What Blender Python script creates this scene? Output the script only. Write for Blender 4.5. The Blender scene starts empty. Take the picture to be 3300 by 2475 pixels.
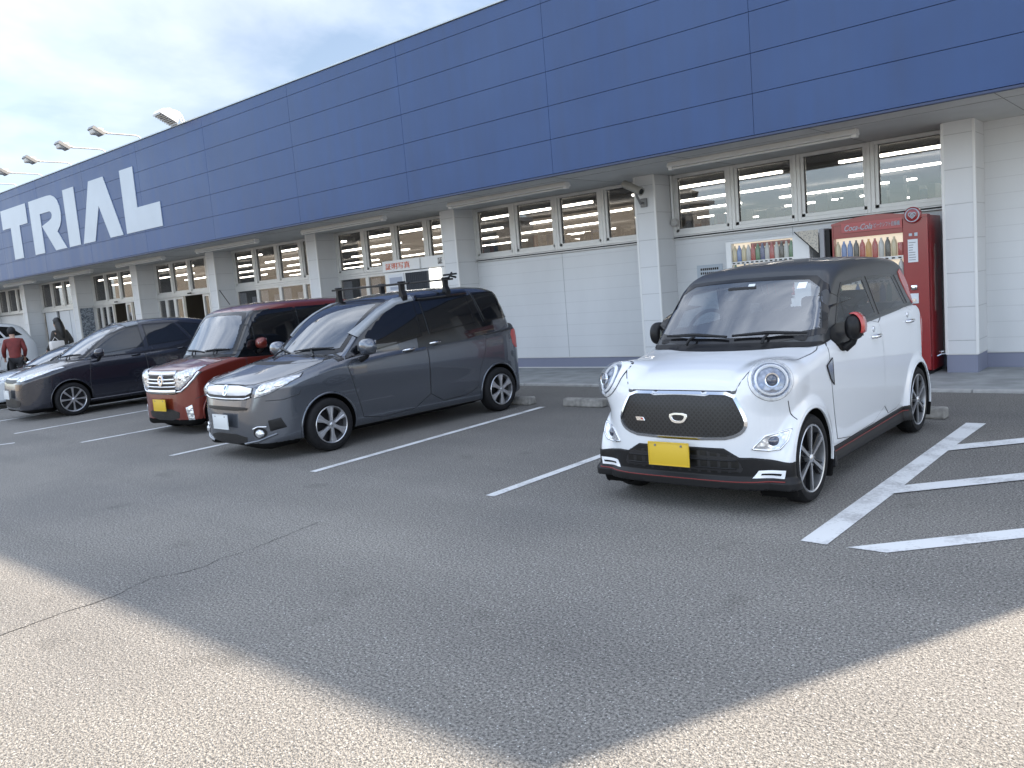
import bpy, bmesh, math, random
import numpy as np
from math import radians, sin, cos, pi
from mathutils import Vector, Matrix
from mathutils.geometry import delaunay_2d_cdt

random.seed(7)
np.random.seed(7)
SC = bpy.context.scene
COL = SC.collection

# ------------------------------------------------------------------ camera
CAM_H = 1.45
ROLL, PITCH, YAW = 8.31061214e-02, -1.12988909e-01, -7.14714437e-01
cr, sr, cp, sp, cy, sy = cos(ROLL), sin(ROLL), cos(PITCH), sin(PITCH), cos(YAW), sin(YAW)
fw = np.array([sy * cp, cy * cp, sp]); rt = np.array([cy, -sy, 0.0]); dn = np.cross(fw, rt)
rt2 = cr * rt + sr * dn; dn2 = -sr * rt + cr * dn
cam_data = bpy.data.cameras.new("camera")
cam = bpy.data.objects.new("camera", cam_data); COL.objects.link(cam)
cam_data.sensor_width = 36.0
cam_data.lens = 2690.1 / 3300 * 36.0
cam_data.clip_start = 0.05; cam_data.clip_end = 3000
m = Matrix.Identity(4)
for i in range(3):
    m[i][0] = rt2[i]; m[i][1] = -dn2[i]; m[i][2] = -fw[i]
m[0][3], m[1][3], m[2][3] = 0, 0, CAM_H
cam.matrix_world = m
SC.camera = cam

# ------------------------------------------------------------------ light
SUN_AZ = (0.43, 0.903)       # ground direction towards the sun
SUN_EL = radians(32.8)
world = bpy.data.worlds.new("World"); SC.world = world; world.use_nodes = True
wn, wl = world.node_tree.nodes, world.node_tree.links
wn.clear()
wout = wn.new("ShaderNodeOutputWorld"); wbg = wn.new("ShaderNodeBackground")
sky = wn.new("ShaderNodeTexSky"); sky.sky_type = 'NISHITA'; sky.sun_disc = False
sky.sun_elevation = SUN_EL
sky.sun_rotation = math.atan2(SUN_AZ[0], SUN_AZ[1])
sky.air_density = 1.0; sky.dust_density = 1.6; sky.ozone_density = 1.5
tc = wn.new("ShaderNodeTexCoord")
mp = wn.new("ShaderNodeMapping"); mp.inputs['Scale'].default_value = (1.0, 1.0, 2.2)
mp.inputs['Rotation'].default_value = (0, 0.15, 0.6)
nz = wn.new("ShaderNodeTexNoise"); nz.inputs['Scale'].default_value = 1.5; nz.inputs['Detail'].default_value = 7
nz.inputs['Roughness'].default_value = 0.55; nz.inputs['Distortion'].default_value = 0.5
rp = wn.new("ShaderNodeValToRGB"); rp.color_ramp.elements[0].position = 0.42; rp.color_ramp.elements[1].position = 0.66
rp.color_ramp.elements[0].color = (0.12, 0.12, 0.12, 1); rp.color_ramp.elements[1].color = (0.92, 0.92, 0.92, 1)
mix = wn.new("ShaderNodeMix"); mix.data_type = 'RGBA'
mix.inputs['B'].default_value = (6.95, 7.4, 8.15, 1)
wl.new(tc.outputs['Generated'], mp.inputs['Vector']); wl.new(mp.outputs[0], nz.inputs['Vector'])
wl.new(nz.outputs['Fac'], rp.inputs['Fac']); wl.new(rp.outputs[0], mix.inputs['Factor'])
wl.new(sky.outputs[0], mix.inputs['A'])
# whole sky scaled: dimmer ahead, brightened behind the camera as fill on the walls
sxyz = wn.new("ShaderNodeSeparateXYZ"); wl.new(tc.outputs['Generated'], sxyz.inputs[0])
brt = wn.new("ShaderNodeMapRange"); brt.inputs['From Min'].default_value = -0.15; brt.inputs['From Max'].default_value = 0.55
brt.inputs['To Min'].default_value = 1.4; brt.inputs['To Max'].default_value = 0.66; brt.interpolation_type = 'SMOOTHSTEP'
wl.new(sxyz.outputs['Y'], brt.inputs['Value'])
wmul = wn.new("ShaderNodeMix"); wmul.data_type = 'RGBA'; wmul.blend_type = 'MULTIPLY'; wmul.inputs['Factor'].default_value = 1
wcc = wn.new("ShaderNodeCombineColor"); [wl.new(brt.outputs[0], wcc.inputs[i]) for i in range(3)]
wl.new(mix.outputs['Result'], wmul.inputs['A']); wl.new(wcc.outputs[0], wmul.inputs['B']); wl.new(wmul.outputs['Result'], wbg.inputs['Color'])
wbg.inputs['Strength'].default_value = 0.105
wl.new(wbg.outputs[0], wout.inputs['Surface'])

sun_d = bpy.data.lights.new("sun", 'SUN'); sun = bpy.data.objects.new("sun", sun_d); COL.objects.link(sun)
sun_d.energy = 5.0; sun_d.angle = radians(0.6); sun_d.color = (1.0, 0.86, 0.70)
sv = Vector((SUN_AZ[0] * cos(SUN_EL), SUN_AZ[1] * cos(SUN_EL), sin(SUN_EL)))
sun.rotation_euler = sv.to_track_quat('Z', 'Y').to_euler()
sun.location = (20, 40, 30)

SC.view_settings.view_transform = 'Standard'; SC.view_settings.look = 'None'
SC.view_settings.gamma = 1; SC.view_settings.exposure = 1.45
SC.view_settings.use_curve_mapping = False
SC.cycles.max_bounces = 8; SC.cycles.transparent_max_bounces = 16
SC.cycles.sample_clamp_indirect = 6.0

# ------------------------------------------------------------------ materials
def new_mat(name):
    mt = bpy.data.materials.new(name); mt.use_nodes = True
    return mt, mt.node_tree.nodes, mt.node_tree.links, mt.node_tree.nodes['Principled BSDF']

def mat(name, col, rough=0.5, metal=0.0, spec=0.5, coat=0.0, noise=0.0, nscale=8.0, bump=0.0, emit=None, estr=0.0):
    mt, n, l, b = new_mat(name)
    b.inputs['Base Color'].default_value = (*col, 1)
    b.inputs['Roughness'].default_value = rough
    b.inputs['Metallic'].default_value = metal
    b.inputs['Specular IOR Level'].default_value = spec
    b.inputs['Coat Weight'].default_value = coat
    b.inputs['Coat Roughness'].default_value = 0.03
    if emit:
        b.inputs['Emission Color'].default_value = (*emit, 1); b.inputs['Emission Strength'].default_value = estr
    if noise or bump:
        t = n.new("ShaderNodeTexCoord"); nt = n.new("ShaderNodeTexNoise")
        nt.inputs['Scale'].default_value = nscale; nt.inputs['Detail'].default_value = 6
        l.new(t.outputs['Object'], nt.inputs['Vector'])
        if noise:
            r = n.new("ShaderNodeValToRGB")
            r.color_ramp.elements[0].position = 0.3; r.color_ramp.elements[1].position = 0.7
            r.color_ramp.elements[0].color = (*[c * (1 - noise) for c in col], 1)
            r.color_ramp.elements[1].color = (*[min(1, c * (1 + noise)) for c in col], 1)
            l.new(nt.outputs['Fac'], r.inputs['Fac']); l.new(r.outputs[0], b.inputs['Base Color'])
        if bump:
            bp = n.new("ShaderNodeBump"); bp.inputs['Strength'].default_value = bump; bp.inputs['Distance'].default_value = 0.01
            l.new(nt.outputs['Fac'], bp.inputs['Height']); l.new(bp.outputs[0], b.inputs['Normal'])
    return mt

def paint(name, col, metal=0.0, rough=0.35, flake=0.0):
    mt, n, l, b = new_mat(name)
    b.inputs['Base Color'].default_value = (*col, 1)
    b.inputs['Metallic'].default_value = metal; b.inputs['Roughness'].default_value = rough
    b.inputs['Coat Weight'].default_value = 1.0; b.inputs['Coat Roughness'].default_value = 0.02
    t = n.new("ShaderNodeTexCoord"); nt = n.new("ShaderNodeTexNoise"); nt.inputs['Scale'].default_value = 3.0; nt.inputs['Detail'].default_value = 5
    l.new(t.outputs['Object'], nt.inputs['Vector'])
    r = n.new("ShaderNodeMapRange"); r.inputs['To Min'].default_value = rough * 0.85; r.inputs['To Max'].default_value = rough * 1.25
    l.new(nt.outputs['Fac'], r.inputs['Value']); l.new(r.outputs[0], b.inputs['Roughness'])
    return mt

def glass(name, tint, trans=0.8, rough=0.0, ior=1.5):
    mt = bpy.data.materials.new(name); mt.use_nodes = True
    n, l = mt.node_tree.nodes, mt.node_tree.links; n.clear()
    o = n.new("ShaderNodeOutputMaterial"); mx = n.new("ShaderNodeMixShader")
    tr = n.new("ShaderNodeBsdfTransparent"); gl = n.new("ShaderNodeBsdfGlossy"); lw = n.new("ShaderNodeLayerWeight")
    pw = n.new("ShaderNodeMath"); pw.operation = 'POWER'; pw.inputs[1].default_value = 5.0; l.new(lw.outputs['Facing'], pw.inputs[0])
    fr = n.new("ShaderNodeMapRange"); fr.inputs['To Min'].default_value = ((ior - 1) / (ior + 1)) ** 2; fr.inputs['To Max'].default_value = 1.0; l.new(pw.outputs[0], fr.inputs['Value'])
    lw.inputs['Blend'].default_value = 0.5
    tr.inputs['Color'].default_value = (*[c * trans for c in tint], 1)
    gl.inputs['Roughness'].default_value = rough; gl.inputs['Color'].default_value = (0.95, 0.97, 1, 1)
    l.new(fr.outputs[0], mx.inputs[0]); l.new(tr.outputs[0], mx.inputs[1]); l.new(gl.outputs[0], mx.inputs[2])
    l.new(mx.outputs[0], o.inputs['Surface'])
    return mt

def asphalt_mat():
    mt, n, l, b = new_mat("asphalt")
    t = n.new("ShaderNodeTexCoord")
    big = n.new("ShaderNodeTexNoise"); big.inputs['Scale'].default_value = 0.55; big.inputs['Detail'].default_value = 5
    fine = n.new("ShaderNodeTexNoise"); fine.inputs['Scale'].default_value = 85; fine.inputs['Detail'].default_value = 5; fine.inputs['Roughness'].default_value = 0.8
    vor = n.new("ShaderNodeTexVoronoi"); vor.inputs['Scale'].default_value = 150
    vor2 = n.new("ShaderNodeTexVoronoi"); vor2.inputs['Scale'].default_value = 100
    for x in (big, fine, vor, vor2): l.new(t.outputs['Object'], x.inputs['Vector'])
    r1 = n.new("ShaderNodeValToRGB")
    r1.color_ramp.elements[0].position = 0.38; r1.color_ramp.elements[0].color = (0.045, 0.045, 0.044, 1)
    r1.color_ramp.elements[1].position = 0.64; r1.color_ramp.elements[1].color = (0.42, 0.405, 0.37, 1)
    l.new(fine.outputs['Fac'], r1.inputs['Fac'])
    r2 = n.new("ShaderNodeValToRGB")   # patchiness
    r2.color_ramp.elements[0].position = 0.3; r2.color_ramp.elements[0].color = (0.80, 0.80, 0.82, 1)
    r2.color_ramp.elements[1].position = 0.72; r2.color_ramp.elements[1].color = (1.12, 1.1, 1.08, 1)
    l.new(big.outputs['Fac'], r2.inputs['Fac'])
    mu = n.new("ShaderNodeMix"); mu.data_type = 'RGBA'; mu.blend_type = 'MULTIPLY'; mu.inputs['Factor'].default_value = 1
    l.new(r1.outputs[0], mu.inputs['A']); l.new(r2.outputs[0], mu.inputs['B'])
    # pale stone chips
    sep = n.new("ShaderNodeSeparateColor"); l.new(vor2.outputs['Color'], sep.inputs[0])
    gt = n.new("ShaderNodeMath"); gt.operation = 'GREATER_THAN'; gt.inputs[1].default_value = 0.925
    l.new(sep.outputs[0], gt.inputs[0])
    lt = n.new("ShaderNodeMath"); lt.operation = 'LESS_THAN'; lt.inputs[1].default_value = 0.30
    l.new(vor2.outputs['Distance'], lt.inputs[0])
    an = n.new("ShaderNodeMath"); an.operation = 'MULTIPLY'; l.new(gt.outputs[0], an.inputs[0]); l.new(lt.outputs[0], an.inputs[1])
    sc_ = n.new("ShaderNodeMath"); sc_.operation = 'MULTIPLY'; sc_.inputs[1].default_value = 0.8; l.new(an.outputs[0], sc_.inputs[0])
    m2 = n.new("ShaderNodeMix"); m2.data_type = 'RGBA'; m2.inputs['B'].default_value = (0.62, 0.62, 0.60, 1)
    l.new(sc_.outputs[0], m2.inputs['Factor']); l.new(mu.outputs['Result'], m2.inputs['A'])
    # shade around the cars painted into the colour towards the kerb; drips of oil
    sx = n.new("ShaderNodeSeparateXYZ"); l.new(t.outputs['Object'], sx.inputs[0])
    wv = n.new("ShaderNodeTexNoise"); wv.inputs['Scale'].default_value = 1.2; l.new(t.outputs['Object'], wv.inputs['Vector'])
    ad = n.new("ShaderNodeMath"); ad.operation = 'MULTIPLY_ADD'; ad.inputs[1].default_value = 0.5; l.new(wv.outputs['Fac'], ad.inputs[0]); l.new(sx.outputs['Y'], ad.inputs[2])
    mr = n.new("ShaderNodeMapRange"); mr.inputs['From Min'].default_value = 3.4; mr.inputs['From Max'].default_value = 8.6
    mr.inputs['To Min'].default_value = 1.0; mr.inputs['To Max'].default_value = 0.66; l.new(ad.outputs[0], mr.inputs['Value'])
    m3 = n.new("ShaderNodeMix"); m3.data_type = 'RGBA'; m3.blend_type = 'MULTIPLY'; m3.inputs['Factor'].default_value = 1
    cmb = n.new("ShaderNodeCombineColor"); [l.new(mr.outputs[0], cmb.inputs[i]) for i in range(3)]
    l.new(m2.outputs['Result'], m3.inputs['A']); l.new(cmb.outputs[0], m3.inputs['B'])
    oil = n.new("ShaderNodeTexNoise"); oil.inputs['Scale'].default_value = 2.6; oil.inputs['Detail'].default_value = 3; l.new(t.outputs['Object'], oil.inputs['Vector'])
    ro = n.new("ShaderNodeValToRGB"); ro.color_ramp.elements[0].position = 0.64; ro.color_ramp.elements[0].color = (1, 1, 1, 1)
    ro.color_ramp.elements[1].position = 0.72; ro.color_ramp.elements[1].color = (0.84, 0.84, 0.84, 1); l.new(oil.outputs['Fac'], ro.inputs['Fac'])
    m4 = n.new("ShaderNodeMix"); m4.data_type = 'RGBA'; m4.blend_type = 'MULTIPLY'; m4.inputs['Factor'].default_value = 1
    l.new(m3.outputs['Result'], m4.inputs['A']); l.new(ro.outputs[0], m4.inputs['B'])
    trk = n.new("ShaderNodeTexNoise"); trk.inputs['Scale'].default_value = 1.0; trk.inputs['Detail'].default_value = 4
    tmap = n.new("ShaderNodeMapping"); tmap.inputs['Scale'].default_value = (0.12, 2.2, 1); l.new(t.outputs['Object'], tmap.inputs[0]); l.new(tmap.outputs[0], trk.inputs['Vector'])
    tmr = n.new("ShaderNodeMapRange"); tmr.inputs['From Min'].default_value = 0.35; tmr.inputs['From Max'].default_value = 0.65; tmr.inputs['To Min'].default_value = 0.95; tmr.inputs['To Max'].default_value = 1.04; l.new(trk.outputs['Fac'], tmr.inputs['Value'])
    tcc = n.new("ShaderNodeCombineColor"); [l.new(tmr.outputs[0], tcc.inputs[i]) for i in range(3)]
    m5 = n.new("ShaderNodeMix"); m5.data_type = 'RGBA'; m5.blend_type = 'MULTIPLY'; m5.inputs['Factor'].default_value = 1
    l.new(m4.outputs['Result'], m5.inputs['A']); l.new(tcc.outputs[0], m5.inputs['B'])
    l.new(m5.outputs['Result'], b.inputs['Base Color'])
    b.inputs['Roughness'].default_value = 0.82; b.inputs['Specular IOR Level'].default_value = 0.35
    hs = n.new("ShaderNodeMath"); hs.operation = 'ADD'; l.new(vor.outputs['Distance'], hs.inputs[0]); l.new(fine.outputs['Fac'], hs.inputs[1])
    bp = n.new("ShaderNodeBump"); bp.inputs['Strength'].default_value = 0.9; bp.inputs['Distance'].default_value = 0.0045
    l.new(hs.outputs[0], bp.inputs['Height']); l.new(bp.outputs[0], b.inputs['Normal'])
    return mt

def line_mat():
    mt, n, l, b = new_mat("road_paint")
    t = n.new("ShaderNodeTexCoord")
    a = n.new("ShaderNodeTexNoise"); a.inputs['Scale'].default_value = 40; a.inputs['Detail'].default_value = 6; a.inputs['Roughness'].default_value = 0.75
    c = n.new("ShaderNodeTexNoise"); c.inputs['Scale'].default_value = 4; c.inputs['Detail'].default_value = 4
    l.new(t.outputs['Object'], a.inputs['Vector']); l.new(t.outputs['Object'], c.inputs['Vector'])
    ad = n.new("ShaderNodeMath"); ad.operation = 'ADD'; l.new(a.outputs['Fac'], ad.inputs[0]); l.new(c.outputs['Fac'], ad.inputs[1])
    r = n.new("ShaderNodeValToRGB"); r.color_ramp.elements[0].position = 0.62; r.color_ramp.elements[0].color = (0.38, 0.38, 0.38, 1)
    r.color_ramp.elements[1].position = 0.86; r.color_ramp.elements[1].color = (0.66, 0.67, 0.67, 1)
    hf = n.new("ShaderNodeMath"); hf.operation = 'MULTIPLY'; hf.inputs[1].default_value = 0.82; l.new(ad.outputs[0], hf.inputs[0])
    l.new(hf.outputs[0], r.inputs['Fac']); l.new(r.outputs[0], b.inputs['Base Color'])
    b.inputs['Roughness'].default_value = 0.7
    bp = n.new("ShaderNodeBump"); bp.inputs['Strength'].default_value = 0.4; bp.inputs['Distance'].default_value = 0.004
    l.new(a.outputs['Fac'], bp.inputs['Height']); l.new(bp.outputs[0], b.inputs['Normal'])
    return mt

def siding_mat(name, col, base, pitch, dark=0.75, base_h=0.2, vert=0.0, vpitch=1.5):
    """painted metal siding: horizontal joints every `pitch`, a coloured painted base band"""
    mt, n, l, b = new_mat(name)
    t = n.new("ShaderNodeTexCoord"); s = n.new("ShaderNodeSeparateXYZ"); l.new(t.outputs['Object'], s.inputs[0])
    md = n.new("ShaderNodeMath"); md.operation = 'MODULO'; md.inputs[1].default_value = pitch; l.new(s.outputs['Z'], md.inputs[0])
    pw = n.new("ShaderNodeMapRange"); pw.inputs['From Min'].default_value = 0; pw.inputs['From Max'].default_value = 0.012
    pw.inputs['To Min'].default_value = dark; pw.inputs['To Max'].default_value = 1; l.new(md.outputs[0], pw.inputs['Value'])
    nt = n.new("ShaderNodeTexNoise"); nt.inputs['Scale'].default_value = 1.3; nt.inputs['Detail'].default_value = 6
    mpg = n.new("ShaderNodeMapping"); mpg.inputs['Scale'].default_value = (1, 1, 0.35)
    l.new(t.outputs['Object'], mpg.inputs[0]); l.new(mpg.outputs[0], nt.inputs['Vector'])
    nr = n.new("ShaderNodeMapRange"); nr.inputs['To Min'].default_value = 0.80; nr.inputs['To Max'].default_value = 1.1; l.new(nt.outputs['Fac'], nr.inputs['Value'])
    mm = n.new("ShaderNodeMath"); mm.operation = 'MULTIPLY'; l.new(pw.outputs[0], mm.inputs[0]); l.new(nr.outputs[0], mm.inputs[1])
    gt = n.new("ShaderNodeMath"); gt.operation = 'LESS_THAN'; gt.inputs[1].default_value = base_h; l.new(s.outputs['Z'], gt.inputs[0])
    mx = n.new("ShaderNodeMix"); mx.data_type = 'RGBA'; mx.inputs['A'].default_value = (*col, 1); mx.inputs['B'].default_value = (*base, 1)
    l.new(gt.outputs[0], mx.inputs['Factor'])
    mu = n.new("ShaderNodeMix"); mu.data_type = 'RGBA'; mu.blend_type = 'MULTIPLY'; mu.inputs['Factor'].default_value = 1
    cc = n.new("ShaderNodeCombineColor"); [l.new(mm.outputs[0], cc.inputs[i]) for i in range(3)]
    l.new(mx.outputs['Result'], mu.inputs['A']); l.new(cc.outputs[0], mu.inputs['B']); l.new(mu.outputs['Result'], b.inputs['Base Color'])
    b.inputs['Roughness'].default_value = 0.5
    bp = n.new("ShaderNodeBump"); bp.inputs['Strength'].default_value = 0.6; bp.inputs['Distance'].default_value = 0.01
    l.new(pw.outputs[0], bp.inputs['Height']); l.new(bp.outputs[0], b.inputs['Normal'])
    return mt

def fascia_mat():
    mt, n, l, b = new_mat("fascia_blue")
    t = n.new("ShaderNodeTexCoord"); nt = n.new("ShaderNodeTexNoise"); nt.inputs['Scale'].default_value = 0.9; nt.inputs['Detail'].default_value = 7
    l.new(t.outputs['Object'], nt.inputs['Vector'])
    r = n.new("ShaderNodeValToRGB"); r.color_ramp.elements[0].position = 0.3; r.color_ramp.elements[0].color = (0.0180, 0.050, 0.145, 1)
    r.color_ramp.elements[1].position = 0.72; r.color_ramp.elements[1].color = (0.024, 0.062, 0.170, 1)
    l.new(nt.outputs['Fac'], r.inputs['Fac'])
    b.inputs['Roughness'].default_value = 0.42; b.inputs['Specular IOR Level'].default_value = 0.42
    # faint streaks in the gloss
    st = n.new("ShaderNodeTexNoise"); st.inputs['Scale'].default_value = 5
    mpg = n.new("ShaderNodeMapping"); mpg.inputs['Scale'].default_value = (1, 1, 0.1); l.new(t.outputs['Object'], mpg.inputs[0]); l.new(mpg.outputs[0], st.inputs['Vector'])
    mr = n.new("ShaderNodeMapRange"); mr.inputs['To Min'].default_value = 0.34; mr.inputs['To Max'].default_value = 0.52; l.new(st.outputs['Fac'], mr.inputs['Value']); l.new(mr.outputs[0], b.inputs['Roughness'])
    cr2 = n.new("ShaderNodeMapRange"); cr2.inputs['To Min'].default_value = 0.80; cr2.inputs['To Max'].default_value = 1.20; l.new(st.outputs['Fac'], cr2.inputs['Value'])
    c2 = n.new("ShaderNodeCombineColor"); [l.new(cr2.outputs[0], c2.inputs[i]) for i in range(3)]
    mu = n.new("ShaderNodeMix"); mu.data_type = 'RGBA'; mu.blend_type = 'MULTIPLY'; mu.inputs['Factor'].default_value = 1
    l.new(r.outputs[0], mu.inputs['A']); l.new(c2.outputs[0], mu.inputs['B']); l.new(mu.outputs['Result'], b.inputs['Base Color'])
    return mt

M = dict(
    asphalt=asphalt_mat(), crack=mat('crack_dark', (0.03, 0.03, 0.03), 0.9), line=line_mat(), fascia=fascia_mat(),
    wall=siding_mat("wall_siding", (0.66, 0.67, 0.67), (0.22, 0.235, 0.31), 0.19, 0.84),
    pillar=siding_mat("pillar_panel", (0.67, 0.68, 0.68), (0.22, 0.235, 0.31), 0.40, 0.6, 0.24),
    soffit=mat("soffit_board", (0.52, 0.52, 0.50), 0.7, noise=0.06, nscale=2),
    concrete=mat("concrete", (0.26, 0.27, 0.27), 0.85, noise=0.22, nscale=3.5, bump=0.5),
    kerb=mat("kerb_concrete", (0.33, 0.33, 0.32), 0.85, noise=0.15, nscale=12, bump=0.4),
    stopc=mat("wheel_stop_concrete", (0.24, 0.23, 0.21), 0.9, noise=0.35, nscale=14, bump=0.7),
    alu=mat("window_aluminium", (0.60, 0.60, 0.58), 0.38, 0.25, noise=0.04),
    dark=mat("dark_gap", (0.012, 0.012, 0.014), 0.6),
    black=mat("black_plastic", (0.009, 0.009, 0.010), 0.42, spec=0.28, noise=0.1, nscale=30),
    rubber=mat("rubber", (0.011, 0.011, 0.012), 0.8, spec=0.25, noise=0.25, nscale=25, bump=0.2),
    chrome=mat("chrome", (0.75, 0.76, 0.78), 0.12, 1.0),
    silver=mat("wheel_silver", (0.55, 0.56, 0.58), 0.28, 0.85),
    pane=glass("store_glass", (0.86, 0.86, 0.87), 0.72, 0.0, 1.85),
    letter=mat("letter_white", (0.42, 0.47, 0.52), 0.4, noise=0.04, nscale=1.5),
    cap=mat("coping", (0.42, 0.47, 0.50), 0.4, 0.4),
    white=mat("white_enamel", (0.72, 0.72, 0.70), 0.35),
    grey=mat("grey_metal", (0.22, 0.22, 0.22), 0.5, 0.5),
    lampgrey=mat("lamp_housing", (0.42, 0.41, 0.39), 0.45, 0.1, noise=0.2, nscale=20),
    tube=mat("lit_tube", (1, 1, 1), 0.5, emit=(1.0, 0.93, 0.8), estr=11.0),
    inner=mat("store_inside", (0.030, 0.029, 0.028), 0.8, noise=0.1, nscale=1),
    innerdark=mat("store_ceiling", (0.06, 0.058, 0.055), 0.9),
    red=mat("vending_red", (0.24, 0.012, 0.015), 0.3, coat=0.5, noise=0.05),
    beige=siding_mat("beige_siding", (0.36, 0.33, 0.29), (0.26, 0.25, 0.23), 0.5, 0.7),
)

# ------------------------------------------------------------------ object helpers
def tag(o, label=None, cat=None, group=None, kind=None):
    if label: o['label'] = label
    if cat: o['category'] = cat
    if group: o['group'] = group
    if kind: o['kind'] = kind
    return o

def empty(name, loc=(0, 0, 0), rz=0.0, scale=1.0):
    o = bpy.data.objects.new(name, None); COL.objects.link(o)
    o.location = loc; o.rotation_euler = (0, 0, rz); o.scale = (scale,) * 3
    o.empty_display_size = 0.2
    return o

def link_mesh(name, verts, faces, mats, parent=None, smooth=False, fmats=None, normals=None):
    me = bpy.data.meshes.new(name)
    me.from_pydata([tuple(v) for v in verts], [], [tuple(int(i) for i in f) for f in faces])
    for mt in (mats if isinstance(mats, (list, tuple)) else [mats]): me.materials.append(mt)
    if fmats is not None:
        me.polygons.foreach_set('material_index', np.asarray(fmats, dtype=np.int32))
    if smooth:
        me.polygons.foreach_set('use_smooth', np.ones(len(me.polygons), dtype=bool))
    me.update()
    if normals is not None:
        me.normals_split_custom_set_from_vertices([tuple(v) for v in normals])
    o = bpy.data.objects.new(name, me); COL.objects.link(o)
    if parent is not None: o.parent = parent
    return o

class MB:
    """collects shapes into one mesh"""
    def __init__(s): s.v = []; s.f = []; s.m = []; s.sm = []
    def add(s, verts, faces, mi=0, smooth=False):
        o = len(s.v); s.v += [tuple(p) for p in verts]
        for f in faces: s.f.append(tuple(i + o for i in f)); s.m.append(mi); s.sm.append(smooth)
        return s
    def box(s, x0, x1, y0, y1, z0, z1, mi=0, bev=0.0):
        if bev > 0:
            b = min(bev, (x1 - x0) / 2.01, (y1 - y0) / 2.01, (z1 - z0) / 2.01)
            bm = bmesh.new(); bmesh.ops.create_cube(bm, size=1)
            for v in bm.verts:
                v.co = Vector(((x0 + x1) / 2 + v.co.x * (x1 - x0), (y0 + y1) / 2 + v.co.y * (y1 - y0), (z0 + z1) / 2 + v.co.z * (z1 - z0)))
            bmesh.ops.bevel(bm, geom=bm.edges[:], offset=b, segments=2, affect='EDGES', profile=0.5)
            bm.verts.index_update()
            s.add([v.co[:] for v in bm.verts], [[v.index for v in f.verts] for f in bm.faces], mi); bm.free()
            return s
        v = [(x0, y0, z0), (x1, y0, z0), (x1, y1, z0), (x0, y1, z0), (x0, y0, z1), (x1, y0, z1), (x1, y1, z1), (x0, y1, z1)]
        return s.add(v, [(0, 3, 2, 1), (4, 5, 6, 7), (0, 1, 5, 4), (1, 2, 6, 5), (2, 3, 7, 6), (3, 0, 4, 7)], mi)
    def tube(s, pts, r, n=10, mi=0, cap=True):
        pts = [Vector(p) for p in pts]; rs = r if isinstance(r, (list, tuple)) else [r] * len(pts)
        V = []; F = []
        up = Vector((0, 0, 1))
        for i, p in enumerate(pts):
            d = (pts[min(i + 1, len(pts) - 1)] - pts[max(i - 1, 0)]).normalized()
            a = d.cross(up) if abs(d.dot(up)) < 0.95 else d.cross(Vector((1, 0, 0)))
            a.normalize(); b = d.cross(a)
            for k in range(n):
                t = 2 * pi * k / n; V.append(p + (a * cos(t) + b * sin(t)) * rs[i])
        for i in range(len(pts) - 1):
            for k in range(n):
                F.append((i * n + k, i * n + (k + 1) % n, (i + 1) * n + (k + 1) % n, (i + 1) * n + k))
        if cap: F += [tuple(range(n))[::-1], tuple((len(pts) - 1) * n + k for k in range(n))]
        return s.add(V, F, mi, True)
    def lathe(s, prof, axis='y', c=(0, 0, 0), n=48, mi=0, sgn=1.0, close=False):
        """prof: (r, t) rings about the axis through c"""
        V = []; F = []
        for r, t in prof:
            for k in range(n):
                a = 2 * pi * k / n
                if axis == 'y': V.append((c[0] + r * cos(a), c[1] + t * sgn, c[2] + r * sin(a)))
                elif axis == 'x': V.append((c[0] + t * sgn, c[1] + r * cos(a), c[2] + r * sin(a)))
                else: V.append((c[0] + r * cos(a), c[1] + r * sin(a), c[2] + t * sgn))
        m_ = len(prof)
        for i in range(m_ if close else m_ - 1):
            for k in range(n):
                j = (i + 1) % m_
                F.append((i * n + k, i * n + (k + 1) % n, j * n + (k + 1) % n, j * n + k))
        return s.add(V, F, mi, True)
    def prism(s, poly, a0, a1, plane='xz', mi=0):
        """extruded polygon; plane xz -> extruded along y from a0 to a1"""
        n = len(poly)
        def P(u, v, w):
            return (u, w, v) if plane == 'xz' else ((w, u, v) if plane == 'yz' else (u, v, w))
        V = [P(u, v, a0) for u, v in poly] + [P(u, v, a1) for u, v in poly]
        res = bpy_tri(poly)
        F = [tuple(t) for t in res] + [tuple(i + n for i in reversed(t)) for t in res]
        F += [(i, (i + 1) % n, n + (i + 1) % n, n + i) for i in range(n)]
        return s.add(V, F, mi)
    def build(s, name, mats, parent=None, smooth=None, recalc=True):
        me = bpy.data.meshes.new(name)
        me.from_pydata(s.v, [], s.f)
        for mt in (mats if isinstance(mats, (list, tuple)) else [mats]): me.materials.append(mt)
        me.polygons.foreach_set('material_index', np.array(s.m, dtype=np.int32))
        sm = s.sm if smooth is None else [smooth] * len(s.f)
        me.polygons.foreach_set('use_smooth', np.array(sm, dtype=bool))
        if recalc:
            bm = bmesh.new(); bm.from_mesh(me); bmesh.ops.recalc_face_normals(bm, faces=bm.faces[:]); bm.to_mesh(me); bm.free()
        me.update()
        if any(sm):
            try: me.set_sharp_from_angle(angle=radians(40))
            except Exception: pass
        o = bpy.data.objects.new(name, me); COL.objects.link(o)
        if parent is not None: o.parent = parent
        return o

def bpy_tri(poly):
    from mathutils.geometry import tessellate_polygon
    return tessellate_polygon([[Vector((u, v, 0)) for u, v in poly]])

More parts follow.
